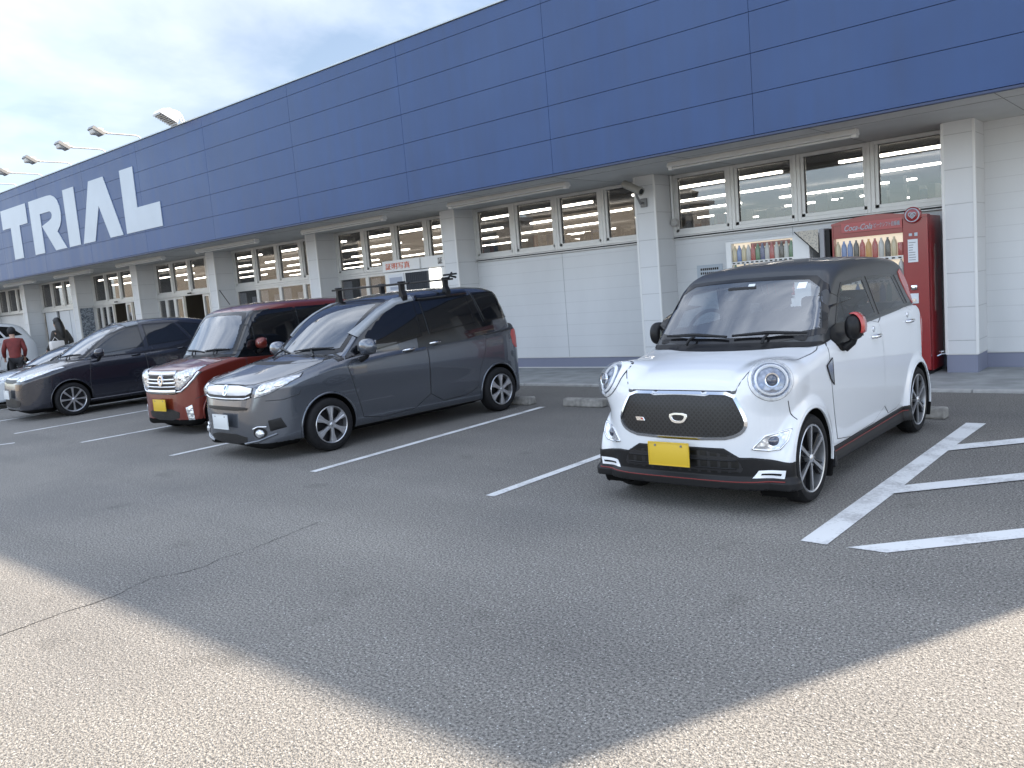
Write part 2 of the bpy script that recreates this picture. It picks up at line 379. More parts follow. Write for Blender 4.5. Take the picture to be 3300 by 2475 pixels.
def text_mesh(name, txt, size, mt, parent, loc, rot, ext=0.004, sx=1.0, align='LEFT', shear=0.0):
    cu = bpy.data.curves.new(name, 'FONT'); cu.body = txt; cu.size = size; cu.extrude = ext; cu.align_x = align; cu.shear = shear
    tmp = bpy.data.objects.new(name + "_tmp", cu); COL.objects.link(tmp)
    dg = bpy.context.evaluated_depsgraph_get(); me = bpy.data.meshes.new_from_object(tmp.evaluated_get(dg))
    bpy.data.objects.remove(tmp); me.name = name
    me.materials.clear(); me.materials.append(mt)
    o = bpy.data.objects.new(name, me); COL.objects.link(o); o.location = loc; o.rotation_euler = rot; o.scale = (sx, 1, 1)
    if parent is not None: o.parent = parent
    return o


# ------------------------------------------------------------------ ground
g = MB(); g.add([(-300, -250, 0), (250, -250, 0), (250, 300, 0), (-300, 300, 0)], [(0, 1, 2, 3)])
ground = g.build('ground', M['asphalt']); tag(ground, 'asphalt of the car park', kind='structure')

FX, WY, PY, ZS, ZT = 9.425, 11.48, 10.956, 2.97, 5.46      # fascia plane, wall plane, pillar face, soffit, parapet top
XE, XW = 2.1, -62.0                                         # building ends
g = MB(); g.box(XW, 1.2, 9.60, 11.6, -0.05, 0.022); g.build('sidewalk', M['concrete']).__setitem__('kind', 'structure')
g = MB(); x = XW
while x < 1.2:
    g.box(x, min(x + 0.592, 1.2), 9.50, 9.594, -0.05, 0.03, bev=0.008); x += 0.6
g.build('kerb', M['kerb']).__setitem__('kind', 'structure')

def sheet(name, poly, z=0.004, mt=None):
    n = len(poly)
    o = link_mesh(name, [(u, v, z) for u, v in poly], bpy_tri(poly), mt or M['line'])
    # make it face up
    if o.data.polygons[0].normal.z < 0:
        o.data.flip_normals()
    o['kind'] = 'structure'
    return o
def stripe(x0, y0, x1, y1, w, z=0.004):
    d = Vector((x1 - x0, y1 - y0)).normalized(); nn = Vector((-d.y, d.x)) * w / 2
    return sheet('road_marking', [(x0 + nn.x, y0 + nn.y), (x0 - nn.x, y0 - nn.y), (x1 - nn.x, y1 - nn.y), (x1 + nn.x, y1 + nn.y)], z)
for a in ((-6.10, 4.27, -6.31, 7.80), (-3.985, 4.25, -3.985, 7.80), (-8.47, 4.18, -8.60, 7.7), (-10.81, 4.22, -10.83, 7.7), (-13.03, 4.22, -13.3, 7.7), (-15.2, 4.3, -15.45, 7.7), (-17.4, 4.3, -17.5, 7.7)):
    stripe(*a, 0.082)
sheet('road_marking', [(-1.712, 4.19), (-1.57, 4.185), (-1.562, 5.3), (-1.565, 6.6), (-1.54, 7.785), (-1.69, 7.785), (-1.70, 6.0)])
for (x0, y0) in ((-1.565, 6.735), (-1.575, 5.395)):
    d = 3.0
    sheet('road_marking', [(x0, y0 + 0.105), (x0, y0 - 0.115), (x0 + d, y0 - 0.115 + d), (x0 + d, y0 + 0.105 + d)], 0.0075)
sheet('road_marking', [(-1.47, 4.185), (-1.275, 4.185), (1.9, 7.36), (1.9, 7.55)], 0.004)
stripe(-12.03, 3.70, -11.96, 3.86, 0.07)
# long hairline crack in the asphalt
pts = []; px_, py_ = -4.62, 3.35
ck = [(-4.46, 1.0), (-4.47, 1.25), (-4.50, 1.55), (-4.495, 1.8), (-4.56, 1.95), (-4.60, 2.07), (-4.52, 2.2), (-4.49, 2.33), (-4.55, 2.46), (-4.53, 2.6), (-4.56, 2.8), (-4.60, 3.05), (-4.66, 3.3)]
fine = []
for (a, b) in zip(ck[:-1], ck[1:]):
    for t in np.linspace(0, 1, 6)[:-1]:
        fine.append((a[0] + (b[0] - a[0]) * t + random.uniform(-.008, .008), a[1] + (b[1] - a[1]) * t))
V = []; F = []
for i, p in enumerate(fine):
    w = 0.0036 * (0.5 + random.random()) * (1 - 0.6 * i / len(fine))
    V += [(p[0] - w, p[1], 0.002), (p[0] + w, p[1], 0.002)]
    if i: F.append((2 * i - 2, 2 * i - 1, 2 * i + 1, 2 * i))
link_mesh('asphalt_crack', V, F, M['crack'])['kind'] = 'structure'

# ------------------------------------------------------------------ building
bld = empty('store_building', (0, 0, 0))
tag(bld, 'long discount store with blue fascia above pale panelled wall and pillars', 'building')
PR = [-2.24, -6.44, -10.56, -14.65, -18.75, -22.79, -26.85, -30.93, -35.0, -39.1, -43.2, -47.3, -51.4, -55.5]   # right edges of pillars
PW = 0.33
# fascia of six courses of panels
g = MB()
zs = [2.975, 3.44, 3.885, 4.34, 4.785, 5.235, 5.44]
xe = [2.1, -1.25, -4.18, -7.11, -10.04, -12.98, -15.95, -18.88, -21.81, -24.73, -27.66, -30.6, -33.5, -36.5, -39.4, -42.3, -45.3, -48.2, -51.1, -54, -57, -60, XW]
for a, b in zip(zs[:-1], zs[1:]):
    for r, l_ in zip(xe[:-1], xe[1:]):
        g.box(l_ + 0.002, r - 0.002, FX, FX + 0.04, a + 0.003, b - 0.003, bev=0.002)
g.build('fascia', M['fascia'], bld)
g = MB(); g.box(XW, XE, FX + 0.012, FX + 0.3, ZS + 0.01, ZT - 0.05); g.build('fascia_backing', mat('joint_blue', (0.008, 0.02, 0.07), 0.7), bld)
g = MB(); g.box(XW, XE + 0.01, FX - 0.02, FX + 0.34, 5.445, 5.475, bev=0.006); g.build('parapet_cap', M['cap'], bld)
g = MB(); g.box(XW, XE, FX + 0.003, WY + 0.2, ZS - 0.02, ZS)
for x in np.arange(-60, 2, 1.82): g.box(x, x + 0.006, FX + 0.01, WY, ZS - 0.0225, ZS - 0.0195, mi=1)
g.box(XW, XE, FX + 0.5, FX + 0.505, ZS - 0.0225, ZS - 0.0195, mi=1)
g.build('soffit', [M['soffit'], mat('soffit_joint', (0.2, 0.2, 0.19), .8)], bld)
g = MB(); g.box(XW, XE, FX - 0.012, FX + 0.05, ZS - 0.028, ZS + 0.0, bev=0.004); g.build('drip_edge', mat('drip_edge_metal', (0.03, 0.045, 0.10), .5), bld)
# roof and store shell
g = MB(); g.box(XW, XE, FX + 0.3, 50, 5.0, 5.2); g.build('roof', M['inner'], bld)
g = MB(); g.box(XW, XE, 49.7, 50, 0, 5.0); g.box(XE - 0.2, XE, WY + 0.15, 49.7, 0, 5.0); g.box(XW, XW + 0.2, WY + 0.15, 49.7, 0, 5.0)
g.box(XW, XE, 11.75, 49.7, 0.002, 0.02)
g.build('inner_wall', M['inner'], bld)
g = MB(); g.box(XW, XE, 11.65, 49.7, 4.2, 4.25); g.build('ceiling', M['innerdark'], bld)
# wall
g = MB()
g.box(PR[0] - 0.2, XE, WY, WY + 0.15, 0.0, ZS - 0.02)
for k in (0, 1, 7, 8, 9, 10, 11, 12):
    g.box(PR[k + 1], PR[k] - PW, WY, WY + 0.15, 0.0, 2.0)
for k in range(13):
    g.box(PR[k + 1], PR[k] - PW, WY + 0.02, WY + 0.15, 2.935, ZS - 0.02)
g.build('wall', M['wall'], bld)
g = MB()
for (x, z) in ((-8.6, 0), (-4.6, 0), (0.2, 0), (-1.2, 0)):
    g.box(x - 0.004, x + 0.004, WY - 0.003, WY + 0.01, 0.2, 2.0 if x < -2 else 2.94)
g.build('wall_joint', mat('joint_grey', (0.36, 0.37, 0.38), .7), bld)
for i, r in enumerate(PR):
    g = MB(); g.box(r - PW, r, PY, WY - 0.002, 0.0, ZS - 0.021)
    p = g.build('pillar', M['pillar'], bld)
    g = MB()
    for xx in (r - PW, r):
        s_ = -1 if xx < r else 1
        g.box(xx - 0.016, xx + 0.016, PY - 0.008, PY + 0.02, 0.24, ZS - 0.03, bev=0.004)
    g.build('corner_trim', M['white'], p)
    g = MB(); g.box(r - PW - 0.006, r + 0.006, PY - 0.006, WY - 0.004, 0.235, 0.25); g.build('base_trim', M['alu'], p)
# base flashing line along wall
g = MB(); g.box(-10.56, -6.77, WY - 0.012, WY, 0.2, 0.215); g.box(-6.44, -2.57, WY - 0.012, WY, 0.2, 0.215); g.box(-2.24, XE, WY - 0.012, WY, 0.2, 0.215)
g.box(-10.56, -6.77, WY - 0.02, WY, 0.022, 0.04)
g.build('base_trim', M['alu'], bld)

def window(x0, x1, z0, z1, parent, mull=0.095, y=WY, bottom=0.10, top=0.05):
    g = MB(); yy = y - 0.03
    # outer frame: two stepped members each side
    for (a, b) in ((x0, x0 + mull * 0.55), (x1 - mull * 0.55, x1)):
        g.box(a + 0.001, b - 0.001, yy, y + 0.1, z0, z1, bev=0.004)
    g.box(x0 + mull * 0.5, x0 + mull, yy + 0.022, y + 0.08, z0 + bottom * .4, z1 - top * .4, bev=0.003)
    g.box(x1 - mull, x1 - mull * 0.5, yy + 0.022, y + 0.08, z0 + bottom * .4, z1 - top * .4, bev=0.003)
    g.box(x0 + mull * 0.5, x1 - mull * 0.5, yy + 0.022, y + 0.08, z0 + bottom * .5, z0 + bottom, bev=0.003)
    g.box(x0 + mull * 0.5, x1 - mull * 0.5, yy - 0.005, y + 0.1, z0, z0 + bottom * .55, bev=0.004)
    g.box(x0 + mull * 0.5, x1 - mull * 0.5, yy + 0.01, y + 0.1, z1 - top, z1, bev=0.003)
    w = g.build('window', M['alu'], parent)
    g = MB(); g.box(x0 + mull - 0.01, x1 - mull + 0.01, y + 0.03, y + 0.036, z0 + bottom - 0.01, z1 - top + 0.01)
    g.build('pane', M['pane'], w)
    g = MB(); g.box(x0 + mull - .002, x0 + mull + 0.008, y + 0.02, y + 0.03, z0 + bottom, z1 - top); g.box(x0 + mull, x1 - mull, y + 0.02, y + 0.03, z1 - top - .008, z1 - top)
    g.build('gasket', M['dark'], w)
    return w
for k in range(9):
    x0, x1 = PR[k + 1], PR[k] - PW
    nwin = 4
    for j in range(nwin):
        a = x0 + (x1 - x0) * j / nwin; b = x0 + (x1 - x0) * (j + 1) / nwin
        if k == 7 and j == 0: pass
        window(a, b, 2.04, 2.945, bld)
    if k in (0, 1, 7, 8):
        g = MB(); g.box(x0, x1, WY - 0.045, WY - 0.002, 2.022, 2.036); g.box(x0, x1, WY - 0.06, WY - 0.001, 1.985, 2.001, bev=0.003)
        g.box(x0, x1, WY - 0.02, WY - 0.001, 2.002, 2.0215, mi=1)
        g.build('sill', [M['alu'], M['dark']], bld)
# storefront glazing and doors below the window band
post = mat('white_poster', (0.66, 0.68, 0.70), 0.5)
def glazed(x0, x1, z0, z1, name='glazed_panel', rail=0.05, kick=0.12):
    g = MB()
    g.box(x0, x0 + rail, WY - 0.02, WY + 0.05, z0, z1, bev=0.004); g.box(x1 - rail, x1, WY - 0.02, WY + 0.05, z0, z1, bev=0.004)
    g.box(x0 + rail, x1 - rail, WY - 0.018, WY + 0.05, z0, z0 + kick); g.box(x0 + rail, x1 - rail, WY - 0.018, WY + 0.05, z1 - rail, z1)
    w = g.build(name, M['alu'], bld)
    g = MB(); g.box(x0 + rail - .01, x1 - rail + .01, WY + 0.01, WY + 0.016, z0 + kick - .01, z1 - rail + .01); g.build('pane', M['pane'], w)
    return w
for k in (2, 3):
    x0, x1 = PR[k + 1], PR[k] - PW
    g = MB(); g.box(x0, x1, WY - 0.035, WY + 0.08, 1.99, 2.038, bev=0.004); g.build('transom', M['alu'], bld)
    for j in range(4):
        a = x0 + (x1 - x0) * j / 4; b = x0 + (x1 - x0) * (j + 1) / 4
        w = glazed(a + .001, b - .001, 0.03, 1.988)
        g = MB()
        g.box(a + 0.10, a + 0.38, WY + 0.02, WY + 0.024, 1.35, 1.90)
        g.box(a + 0.62, b - 0.09, WY + 0.02, WY + 0.024, 1.20, 1.78)
        g.build('poster', post, w)
for k, (g0, g1) in ((4, (-21.37, -20.36)), (5, (-25.6, -24.75))):
    x0, x1 = PR[k + 1], PR[k] - PW
    g = MB(); g.box(x0, x1, WY - 0.06, WY + 0.08, 2.0, 2.038, bev=0.004); g.box(x0, x1, WY - 0.1, WY + 0.05, 1.985, 2.0, bev=0.003)
    hd = g.build('door_header', M['alu'], bld)
    g = MB(); g.box(-0.06 + (g0 + g1) / 2, 0.12 + (g0 + g1) / 2, WY - 0.13, WY - 0.1, 2.02, 2.06, bev=0.008); g.build('door_sensor', M['black'], hd)
    xs = np.linspace(x0, g0, 4)
    for a, b in zip(xs[:-1], xs[1:]): glazed(a + .001, b - .001, 0.03, 1.984, 'sliding_door', 0.06)
    glazed(g1, min(g1 + 0.35, x1), 0.03, 1.984, 'glazed_panel', 0.06)
x0, x1 = PR[7], PR[6] - PW
g = MB(); g.box(x0, x1, WY - 0.06, WY + 0.08, 1.96, 2.038, bev=0.004); g.build('door_header', M['alu'], bld)
for a, b in ((x0, x0 + 0.16), ):
    pass
for a, b in ((-30.82, -29.86), (-29.64, -28.84), (-28.80, -27.6)):
    g = MB(); g.box(a, b, WY + 0.0, WY + 0.06, 0.03, 1.955, bev=0.006)
    d = g.build('door', mat('pale_door', (0.60, 0.63, 0.66), .4), bld)
    g = MB(); g.tube([(b - 0.1, WY - 0.04, 0.85), (b - 0.1, WY - 0.04, 1.15)], 0.012); g.build('handle', M['chrome'], d)
g = MB(); g.box(-30.93, -27.1, WY + 0.07, WY + 0.1, 0.03, 1.99); g.build('door_backing', M['dark'], bld)

# the five big letters of the name, 1.5 cm thick, on the fascia
LT = {
 'T': [[(-27.48, 4.945), (-25.58, 4.945), (-25.58, 4.40), (-26.19, 4.40), (-26.19, 3.485), (-26.86, 3.485), (-26.86, 4.40), (-27.48, 4.40)]],
 'R': [[(-25.33, 4.945), (-24.05, 4.945), (-23.80, 4.93), (-23.58, 4.86), (-23.42, 4.74), (-23.33, 4.58), (-23.30, 4.40), (-23.34, 4.22), (-23.46, 4.08), (-23.66, 3.96), (-23.19, 3.485), (-23.91, 3.485), (-24.62, 4.20), (-24.10, 4.29), (-23.93, 4.34), (-23.87, 4.42), (-23.90, 4.49), (-24.0, 4.53), (-24.66, 4.53), (-24.66, 3.485), (-25.33, 3.485)]],
 'I': [[(-23.02, 4.945), (-22.34, 4.945), (-22.34, 3.485), (-23.02, 3.485)]],
 'A': [[(-21.45, 4.945), (-20.64, 4.945), (-19.95, 3.485), (-20.63, 3.485), (-21.05, 4.30), (-21.48, 3.485), (-22.16, 3.485)]],
 'L': [[(-19.76, 4.945), (-19.10, 4.945), (-19.10, 4.02), (-18.03, 4.02), (-18.03, 3.485), (-19.76, 3.485)]],
}
for ch, polys in LT.items():
    g = MB()
    for p in polys: g.prism(p, FX - 0.016, FX - 0.001)
    o = g.build('sign_letter', M['letter'], bld)

# strip lights below the soffit, one in each bay
def strip_light(xc):
    t = empty('strip_light', (xc, 10.19, ZS - 0.021))
    g = MB(); g.prism([(-0.045, 0), (0.045, 0), (0.075, -0.055), (0.068, -0.062), (-0.068, -0.062), (-0.075, -0.055)], -1.23, 1.23, 'yz')
    g.build('housing', M['white'], t)
    g = MB(); g.tube([(-1.2, 0.0, -0.078), (1.2, 0.0, -0.078)], 0.016, 10)
    g.build('tube', mat('tube_glass', (0.62, 0.62, 0.60), 0.25) if 'tube_off' not in M else M['tube_off'], t)
    for s_ in (-1, 1):
        g = MB(); g.box(1.2 * s_ - 0.03, 1.2 * s_ + 0.03, -0.04, 0.04, -0.098, -0.06, bev=0.006); g.build('lamp_holder', M['white'], t)
    return t
M['tube_off'] = mat('tube_glass', (0.62, 0.62, 0.60), 0.25)
where = ['over the drink machines', 'left of the pillar with the security camera', 'above the photo booth', 'above the postered glass', 'above the wider open doorway',
         'above the narrower open doorway', 'above the pale closed doors', 'above the far wall with the red jacket']
for k in range(8):
    t = strip_light((PR[k + 1] + PR[k] - PW) / 2 + (0.0 if k else 0.0))
    tag(t, 'unlit white strip light under the soffit ' + where[k], 'strip light', 'strip lights under the soffit')

# floodlights on arms above the name
def flood(x, kind=0):
    t = empty('floodlight', (x, FX, 5.475))
    g = MB()
    if kind == 0:
        g.tube([(0, 0.06, 0), (0, 0.0, 0.06), (0, -0.08, 0.075), (0, -0.70, 0.07)], 0.016, 8)
        g.build('arm', M['lampgrey'], t)
        g = MB(); g.box(-0.10, 0.10, -1.04, -0.80, 0.02, 0.16, bev=0.03); g.build('lamp_head', M['lampgrey'], t)
        g = MB(); g.prism([(-1.06, 0.13), (-0.83, 0.00), (-0.78, 0.04), (-1.02, 0.19)], -0.13, 0.13, 'yz'); g.build('reflector', M['grey'], t)
        g = MB(); g.tube([(-0.05, -0.80, 0.09), (0, -0.66, 0.07), (0.05, -0.80, 0.09)], 0.02, 8); g.build('bracket', M['lampgrey'], t)
    else:
        g.tube([(0.0, 0.02, 0.0), (0.0, -0.02, 0.12), (0, -0.10, 0.20), (0, -0.22, 0.22)], 0.018, 8); g.tube([(0.10, 0.02, 0.0), (0.10, -0.02, 0.12), (0.10, -0.10, 0.20), (0.10, -0.22, 0.22)], 0.018, 8)
        g.build('arm', M['white'], t)
        g = MB()
        g.prism([(-0.52, 0.14), (-0.16, -0.04), (-0.12, 0.04), (-0.19, 0.20), (-0.28, 0.245), (-0.46, 0.22)], -0.16, 0.16, 'yz'); g.build('lamp_head', M['white'], t)
        g = MB()
        for i in range(9):
            u = i / 8; y0 = -0.515 + 0.36 * u; z0 = 0.137 - 0.18 * u
            g.box(-0.14, 0.14, y0 - 0.006, y0 + 0.006, z0 - 0.035, z0 - 0.004)
        g.build('louvre', M['lampgrey'], t)
    return t
for i, x in enumerate((-18.64, -20.44, -22.41, -24.29, -26.13, -28.0)):
    tag(flood(x), ['grey floodlight arm nearest the letter L', 'grey floodlight arm over the letter A', 'grey floodlight arm over the letter I', 'grey floodlight arm over the letter R', 'grey floodlight arm over the letter T', 'grey floodlight arm beyond the letter T at the picture edge'][i], 'floodlight', 'arm floodlights above the name')
tag(flood(-16.75, 1), 'boxy white louvred floodlight tilted on the parapet, apart from the grey arm lamps', 'floodlight')

# inside: ceiling tubes, gondola shelf and cartons
for r_, Y in enumerate((17.9, 21.9, 25.9, 29.9, 34.5, 39)):
    g = MB(); xo = [0, 1.7, 0.6, 2.9, 1.2, 2.2][r_]
    x = -58 + xo
    while x < 0:
        g.box(x, x + 4.6, Y - 0.06, Y + 0.06, 3.90, 3.96); x += 6.1
    g.build('ceiling_tube', M['tube'], bld)
sh = empty('store_shelf', (-7.5, 13.7, 0.02)); tag(sh, 'tall grey shelf of goods behind the high windows beside the drink machines', 'shelf')
g = MB(); g.box(-5, 5, 0, 0.04, 0, 2.12)
for z in (0.1, 0.55, 1.0, 1.45, 1.9, 2.2): g.box(-5, 5, -0.35, 0.35, z, z + 0.03)
g.build('shelf_frame', M['grey'], sh)
goods = [mat('pack_%s' % n, c, 0.5) for n, c in (('blue', (.05, .12, .3)), ('cream', (.5, .46, .36)), ('white', (.6, .6, .6)), ('red', (.35, .04, .04)), ('dark', (.04, .05, .05)))]
g = MB(); x = -4.95
while x < 4.9:
    w = random.uniform(.05, .16); h = random.uniform(.06, .24)
    g.box(x, x + w * .92, -0.25, random.uniform(0, .25), 2.231, 2.231 + h, mi=random.randrange(5), bev=.01); x += w + (random.random() < .1) * .2
go = g.build('packaged_goods', goods); go.parent = None; go.location = sh.location; tag(go, 'jumble of small packs along the shelf top behind glass', kind='stuff')
cart = mat('carton_white', (0.62, 0.62, 0.60), 0.6)
def carton(x, y, z, w, h, d, lab):
    g = MB(); g.box(-w / 2, w / 2, -d / 2, d / 2, 0, h, bev=.004); o = g.build('carton', cart); o.location = (x, y, z)
    tag(o, lab, 'carton', 'white cartons behind the high windows'); return o
f = 13.45 / 11.48
def XZ(xw, zw): return xw * 13.2 / 11.48, CAM_H + (zw - CAM_H) * 13.2 / 11.48
for (xw, n_, dx, lab) in ((-4.17, 2, 0, 'white carton stack left half behind the third window'), (-3.80, 2, 0, 'white carton stack beside the third window mullion'), (-3.22, 3, 0, 'white carton column behind the fourth window')):
    X = xw * 13.25 / 11.48
    for q in range(n_):
        carton(X, 13.28, 2.252 + q * .125, .19, .12, .2, (['bottom ', 'top '] if n_ == 2 else ['bottom ', 'middle ', 'top '])[q] + lab)
carton(-3.98 * 13.25 / 11.48, 13.28, 2.252, .17, .12, .2, 'single unstacked white carton standing between the two stacks of two')

# opposite side of the car park (behind the photographer, seen in the window reflections)
ob = empty('beige_hall', (0, 0, 0)); tag(ob, 'long beige ribbed hall across the car park, mirrored in the store windows', 'building')
g = MB(); g.box(-36, -28, -32, -22, 0, 6.2); g.box(-95, -42, -34, -20, 0, 6.6); g.build('wall', M['beige'], ob)
g = MB(); g.box(-95.3, -41.7, -34.3, -19.7, 6.6, 6.9); g.box(-36.3, -27.7, -32.3, -21.7, 6.2, 6.45); g.build('roof', M['grey'], ob)
# ------------------------------------------------------------------ smooth solid modelling for vehicles
def chaikin(pts, it=1, keep=None):
    pts = [tuple(p) for p in pts]
    for _ in range(it):
        q = []
        n = len(pts)
        for i in range(n):
            a, b = pts[i], pts[(i + 1) % n]
            q.append((a[0] * .75 + b[0] * .25, a[1] * .75 + b[1] * .25)); q.append((a[0] * .25 + b[0] * .75, a[1] * .25 + b[1] * .75))
        pts = q
    return pts

def poly_sdf(P, X, Y):
    P = np.array(P, float); n = len(P)
    d = np.full(X.shape, 1e9); s = np.ones(X.shape)
    for i in range(n):
        a = P[i]; b = P[i - 1]; e = b - a; wx = X - a[0]; wy = Y - a[1]
        t = np.clip((wx * e[0] + wy * e[1]) / max(e @ e, 1e-12), 0, 1)
        bx = wx - e[0] * t; by = wy - e[1] * t; d = np.minimum(d, bx * bx + by * by)
        c1 = Y >= a[1]; c2 = Y < b[1]; c3 = e[0] * wy > e[1] * wx
        fl = (c1 & c2 & c3) | (~c1 & ~c2 & ~c3); s = np.where(fl, -s, s)
    return s * np.sqrt(d)

class Prof:
    """2-D signed distance of a rounded outline, tabulated"""
    def __init__(s, pts, it=2, h=0.01, pad=0.25):
        P = chaikin(pts, it) if it else pts
        A = np.array(P); s.x0, s.y0 = A.min(0) - pad; x1, y1 = A.max(0) + pad; s.h = h
        s.nx = int((x1 - s.x0) / h) + 2; s.ny = int((y1 - s.y0) / h) + 2
        X, Y = np.meshgrid(s.x0 + np.arange(s.nx) * h, s.y0 + np.arange(s.ny) * h, indexing='ij')
        s.g = poly_sdf(P, X, Y)
    def __call__(s, x, y):
        u = np.clip((x - s.x0) / s.h, 0, s.nx - 1.001); v = np.clip((y - s.y0) / s.h, 0, s.ny - 1.001)
        i = u.astype(np.int32); j = v.astype(np.int32); fu = u - i; fv = v - j; g = s.g
        return (g[i, j] * (1 - fu) + g[i + 1, j] * fu) * (1 - fv) + (g[i, j + 1] * (1 - fu) + g[i + 1, j + 1] * fu) * fv

def rmax(a, b, r):
    u = np.maximum(a + r, 0); v = np.maximum(b + r, 0)
    return np.minimum(-r, np.maximum(a, b)) + np.sqrt(u * u + v * v)
def rmin(a, b, r): return -rmax(-a, -b, r)

def grad(F, P, e=0.006):
    G = np.zeros_like(P)
    for k in range(3):
        D = np.zeros(3); D[k] = e
        A = P + D; B = P - D
        G[:, k] = F(A[:, 0], A[:, 1], A[:, 2]) - F(B[:, 0], B[:, 1], B[:, 2])
    L = np.linalg.norm(G, axis=1, keepdims=True); L[L == 0] = 1
    return G / L, L[:, 0] / (2 * e)

def surface(F, bounds, h, newton=3):
    (x0, x1), (y0, y1), (z0, z1) = bounds
    xs = np.arange(x0, x1 + h, h); ys = np.arange(y0, y1 + h, h); zs_ = np.arange(z0, z1 + h, h)
    X, Y, Z = np.meshgrid(xs, ys, zs_, indexing='ij'); V = F(X, Y, Z)
    S = V < 0
    cs = np.stack([S[i:S.shape[0] - 1 + i, j:S.shape[1] - 1 + j, k:S.shape[2] - 1 + k] for i in (0, 1) for j in (0, 1) for k in (0, 1)])
    cnt = cs.sum(0); act = (cnt > 0) & (cnt < 8)
    idx = -np.ones(act.shape, dtype=np.int64); A = np.argwhere(act); idx[act] = np.arange(len(A))
    acc = np.zeros((len(A), 3)); num = np.zeros(len(A))
    a0, a1, a2 = A.T
    for ax in range(3):
        o = [k for k in range(3) if k != ax]
        for p in (0, 1):
            for q in (0, 1):
                s0 = [a0.copy(), a1.copy(), a2.copy()]; s0[o[0]] += p; s0[o[1]] += q
                s1 = [c.copy() for c in s0]; s1[ax] += 1
                v0 = V[s0[0], s0[1], s0[2]]; v1 = V[s1[0], s1[1], s1[2]]
                c = (v0 < 0) != (v1 < 0); t = np.where(c, v0 / np.where(v0 == v1, 1, v0 - v1), 0)
                pt = np.stack([s.astype(float) for s in s0], 1); pt[:, ax] += t
                acc[c] += pt[c]; num[c] += 1
    P = acc / np.maximum(num, 1)[:, None] * h + np.array([x0, y0, z0])
    quads = []
    for ax in range(3):
        o = [k for k in range(3) if k != ax]
        sl0 = [slice(None)] * 3; sl1 = [slice(None)] * 3; sl0[ax] = slice(0, -1); sl1[ax] = slice(1, None)
        ch = S[tuple(sl0)] != S[tuple(sl1)]
        E = np.argwhere(ch)
        ok = (E[:, o[0]] > 0) & (E[:, o[1]] > 0) & (E[:, o[0]] < idx.shape[o[0]]) & (E[:, o[1]] < idx.shape[o[1]]) & (E[:, ax] < idx.shape[ax])
        E = E[ok]
        def I(d0, d1):
            c = E.copy(); c[:, o[0]] -= d0; c[:, o[1]] -= d1
            return idx[c[:, 0], c[:, 1], c[:, 2]]
        Q = np.stack([I(1, 1), I(0, 1), I(0, 0), I(1, 0)], 1)
        ins = S[E[:, 0], E[:, 1], E[:, 2]]
        flip = ~ins if ax != 1 else ins
        Q[flip] = Q[flip][:, ::-1]
        quads.append(Q[(Q >= 0).all(1)])
    Q = np.concatenate(quads)
    for _ in range(newton):
        n, L = grad(F, P); f = F(P[:, 0], P[:, 1], P[:, 2])
        P = P - n * np.clip(f / np.maximum(L, .5), -h * .5, h * .5)[:, None]
    n, _ = grad(F, P)
    return P, Q, n

def march(F, O, D, tmax=1.6, N=150):
    O = np.asarray(O, float); D = np.broadcast_to(np.asarray(D, float), O.shape)
    ts = np.linspace(0, tmax, N); n = len(O)
    hit = np.full(n, np.nan); prev = np.zeros(n); done = np.zeros(n, bool)
    lo = np.zeros(n); hi = np.zeros(n)
    for t in ts:
        P = O + D * t; f = F(P[:, 0], P[:, 1], P[:, 2])
        c = (f < 0) & ~done; lo[c] = prev[c]; hi[c] = t; done |= c; prev[:] = t
    for _ in range(18):
        mid = (lo + hi) / 2; P = O + D * mid[:, None]; f = F(P[:, 0], P[:, 1], P[:, 2]); ins = f < 0
        hi = np.where(ins, mid, hi); lo = np.where(ins, lo, mid)
    hit[done] = hi[done]
    return hit

def resample(poly, step, closed=True):
    out = []; n = len(poly)
    for i in range(n if closed else n - 1):
        a = np.array(poly[i]); b = np.array(poly[(i + 1) % n]); k = max(1, int(math.ceil(np.linalg.norm(b - a) / step)))
        for j in range(k): out.append(tuple(a + (b - a) * j / k))
    if not closed: out.append(tuple(poly[-1]))
    return out

def inside(poly, pts):
    P = np.array(poly); x, y = pts[:, 0], pts[:, 1]; c = np.zeros(len(pts), bool)
    j = len(P) - 1
    for i in range(len(P)):
        xi, yi = P[i]; xj, yj = P[j]
        k = ((yi > y) != (yj > y)) & (x < (xj - xi) * (y - yi) / ((yj - yi) if yj != yi else 1e-9) + xi); c ^= k; j = i
    return c

def dist_edge(poly, pts):
    P = np.array(poly, float); d = np.full(len(pts), 1e9)
    for i in range(len(P)):
        a = P[i]; b = P[i - 1]; e = b - a; w = pts - a; t = np.clip((w @ e) / max(e @ e, 1e-12), 0, 1)
        d = np.minimum(d, np.linalg.norm(w - e * t[:, None], axis=1))
    return d

def frame3(mode, s=1):
    """projection frames: returns O0, U, V, D"""
    if mode == 'side': return np.array([0, 1.3 * s, 0.]), np.array([1., 0, 0]), np.array([0, 0, 1.]), np.array([0, -1. * s, 0])
    if mode == 'front': return np.array([-0.5, 0, 0.]), np.array([0, 1., 0]), np.array([0, 0, 1.]), np.array([1., 0, 0])
    if mode == 'rear': return np.array([5.2, 0, 0.]), np.array([0, 1., 0]), np.array([0, 0, 1.]), np.array([-1., 0, 0])
    if mode == 'top': return np.array([0, 0, 2.4]), np.array([1., 0, 0]), np.array([0, 1., 0]), np.array([0, 0, -1.])

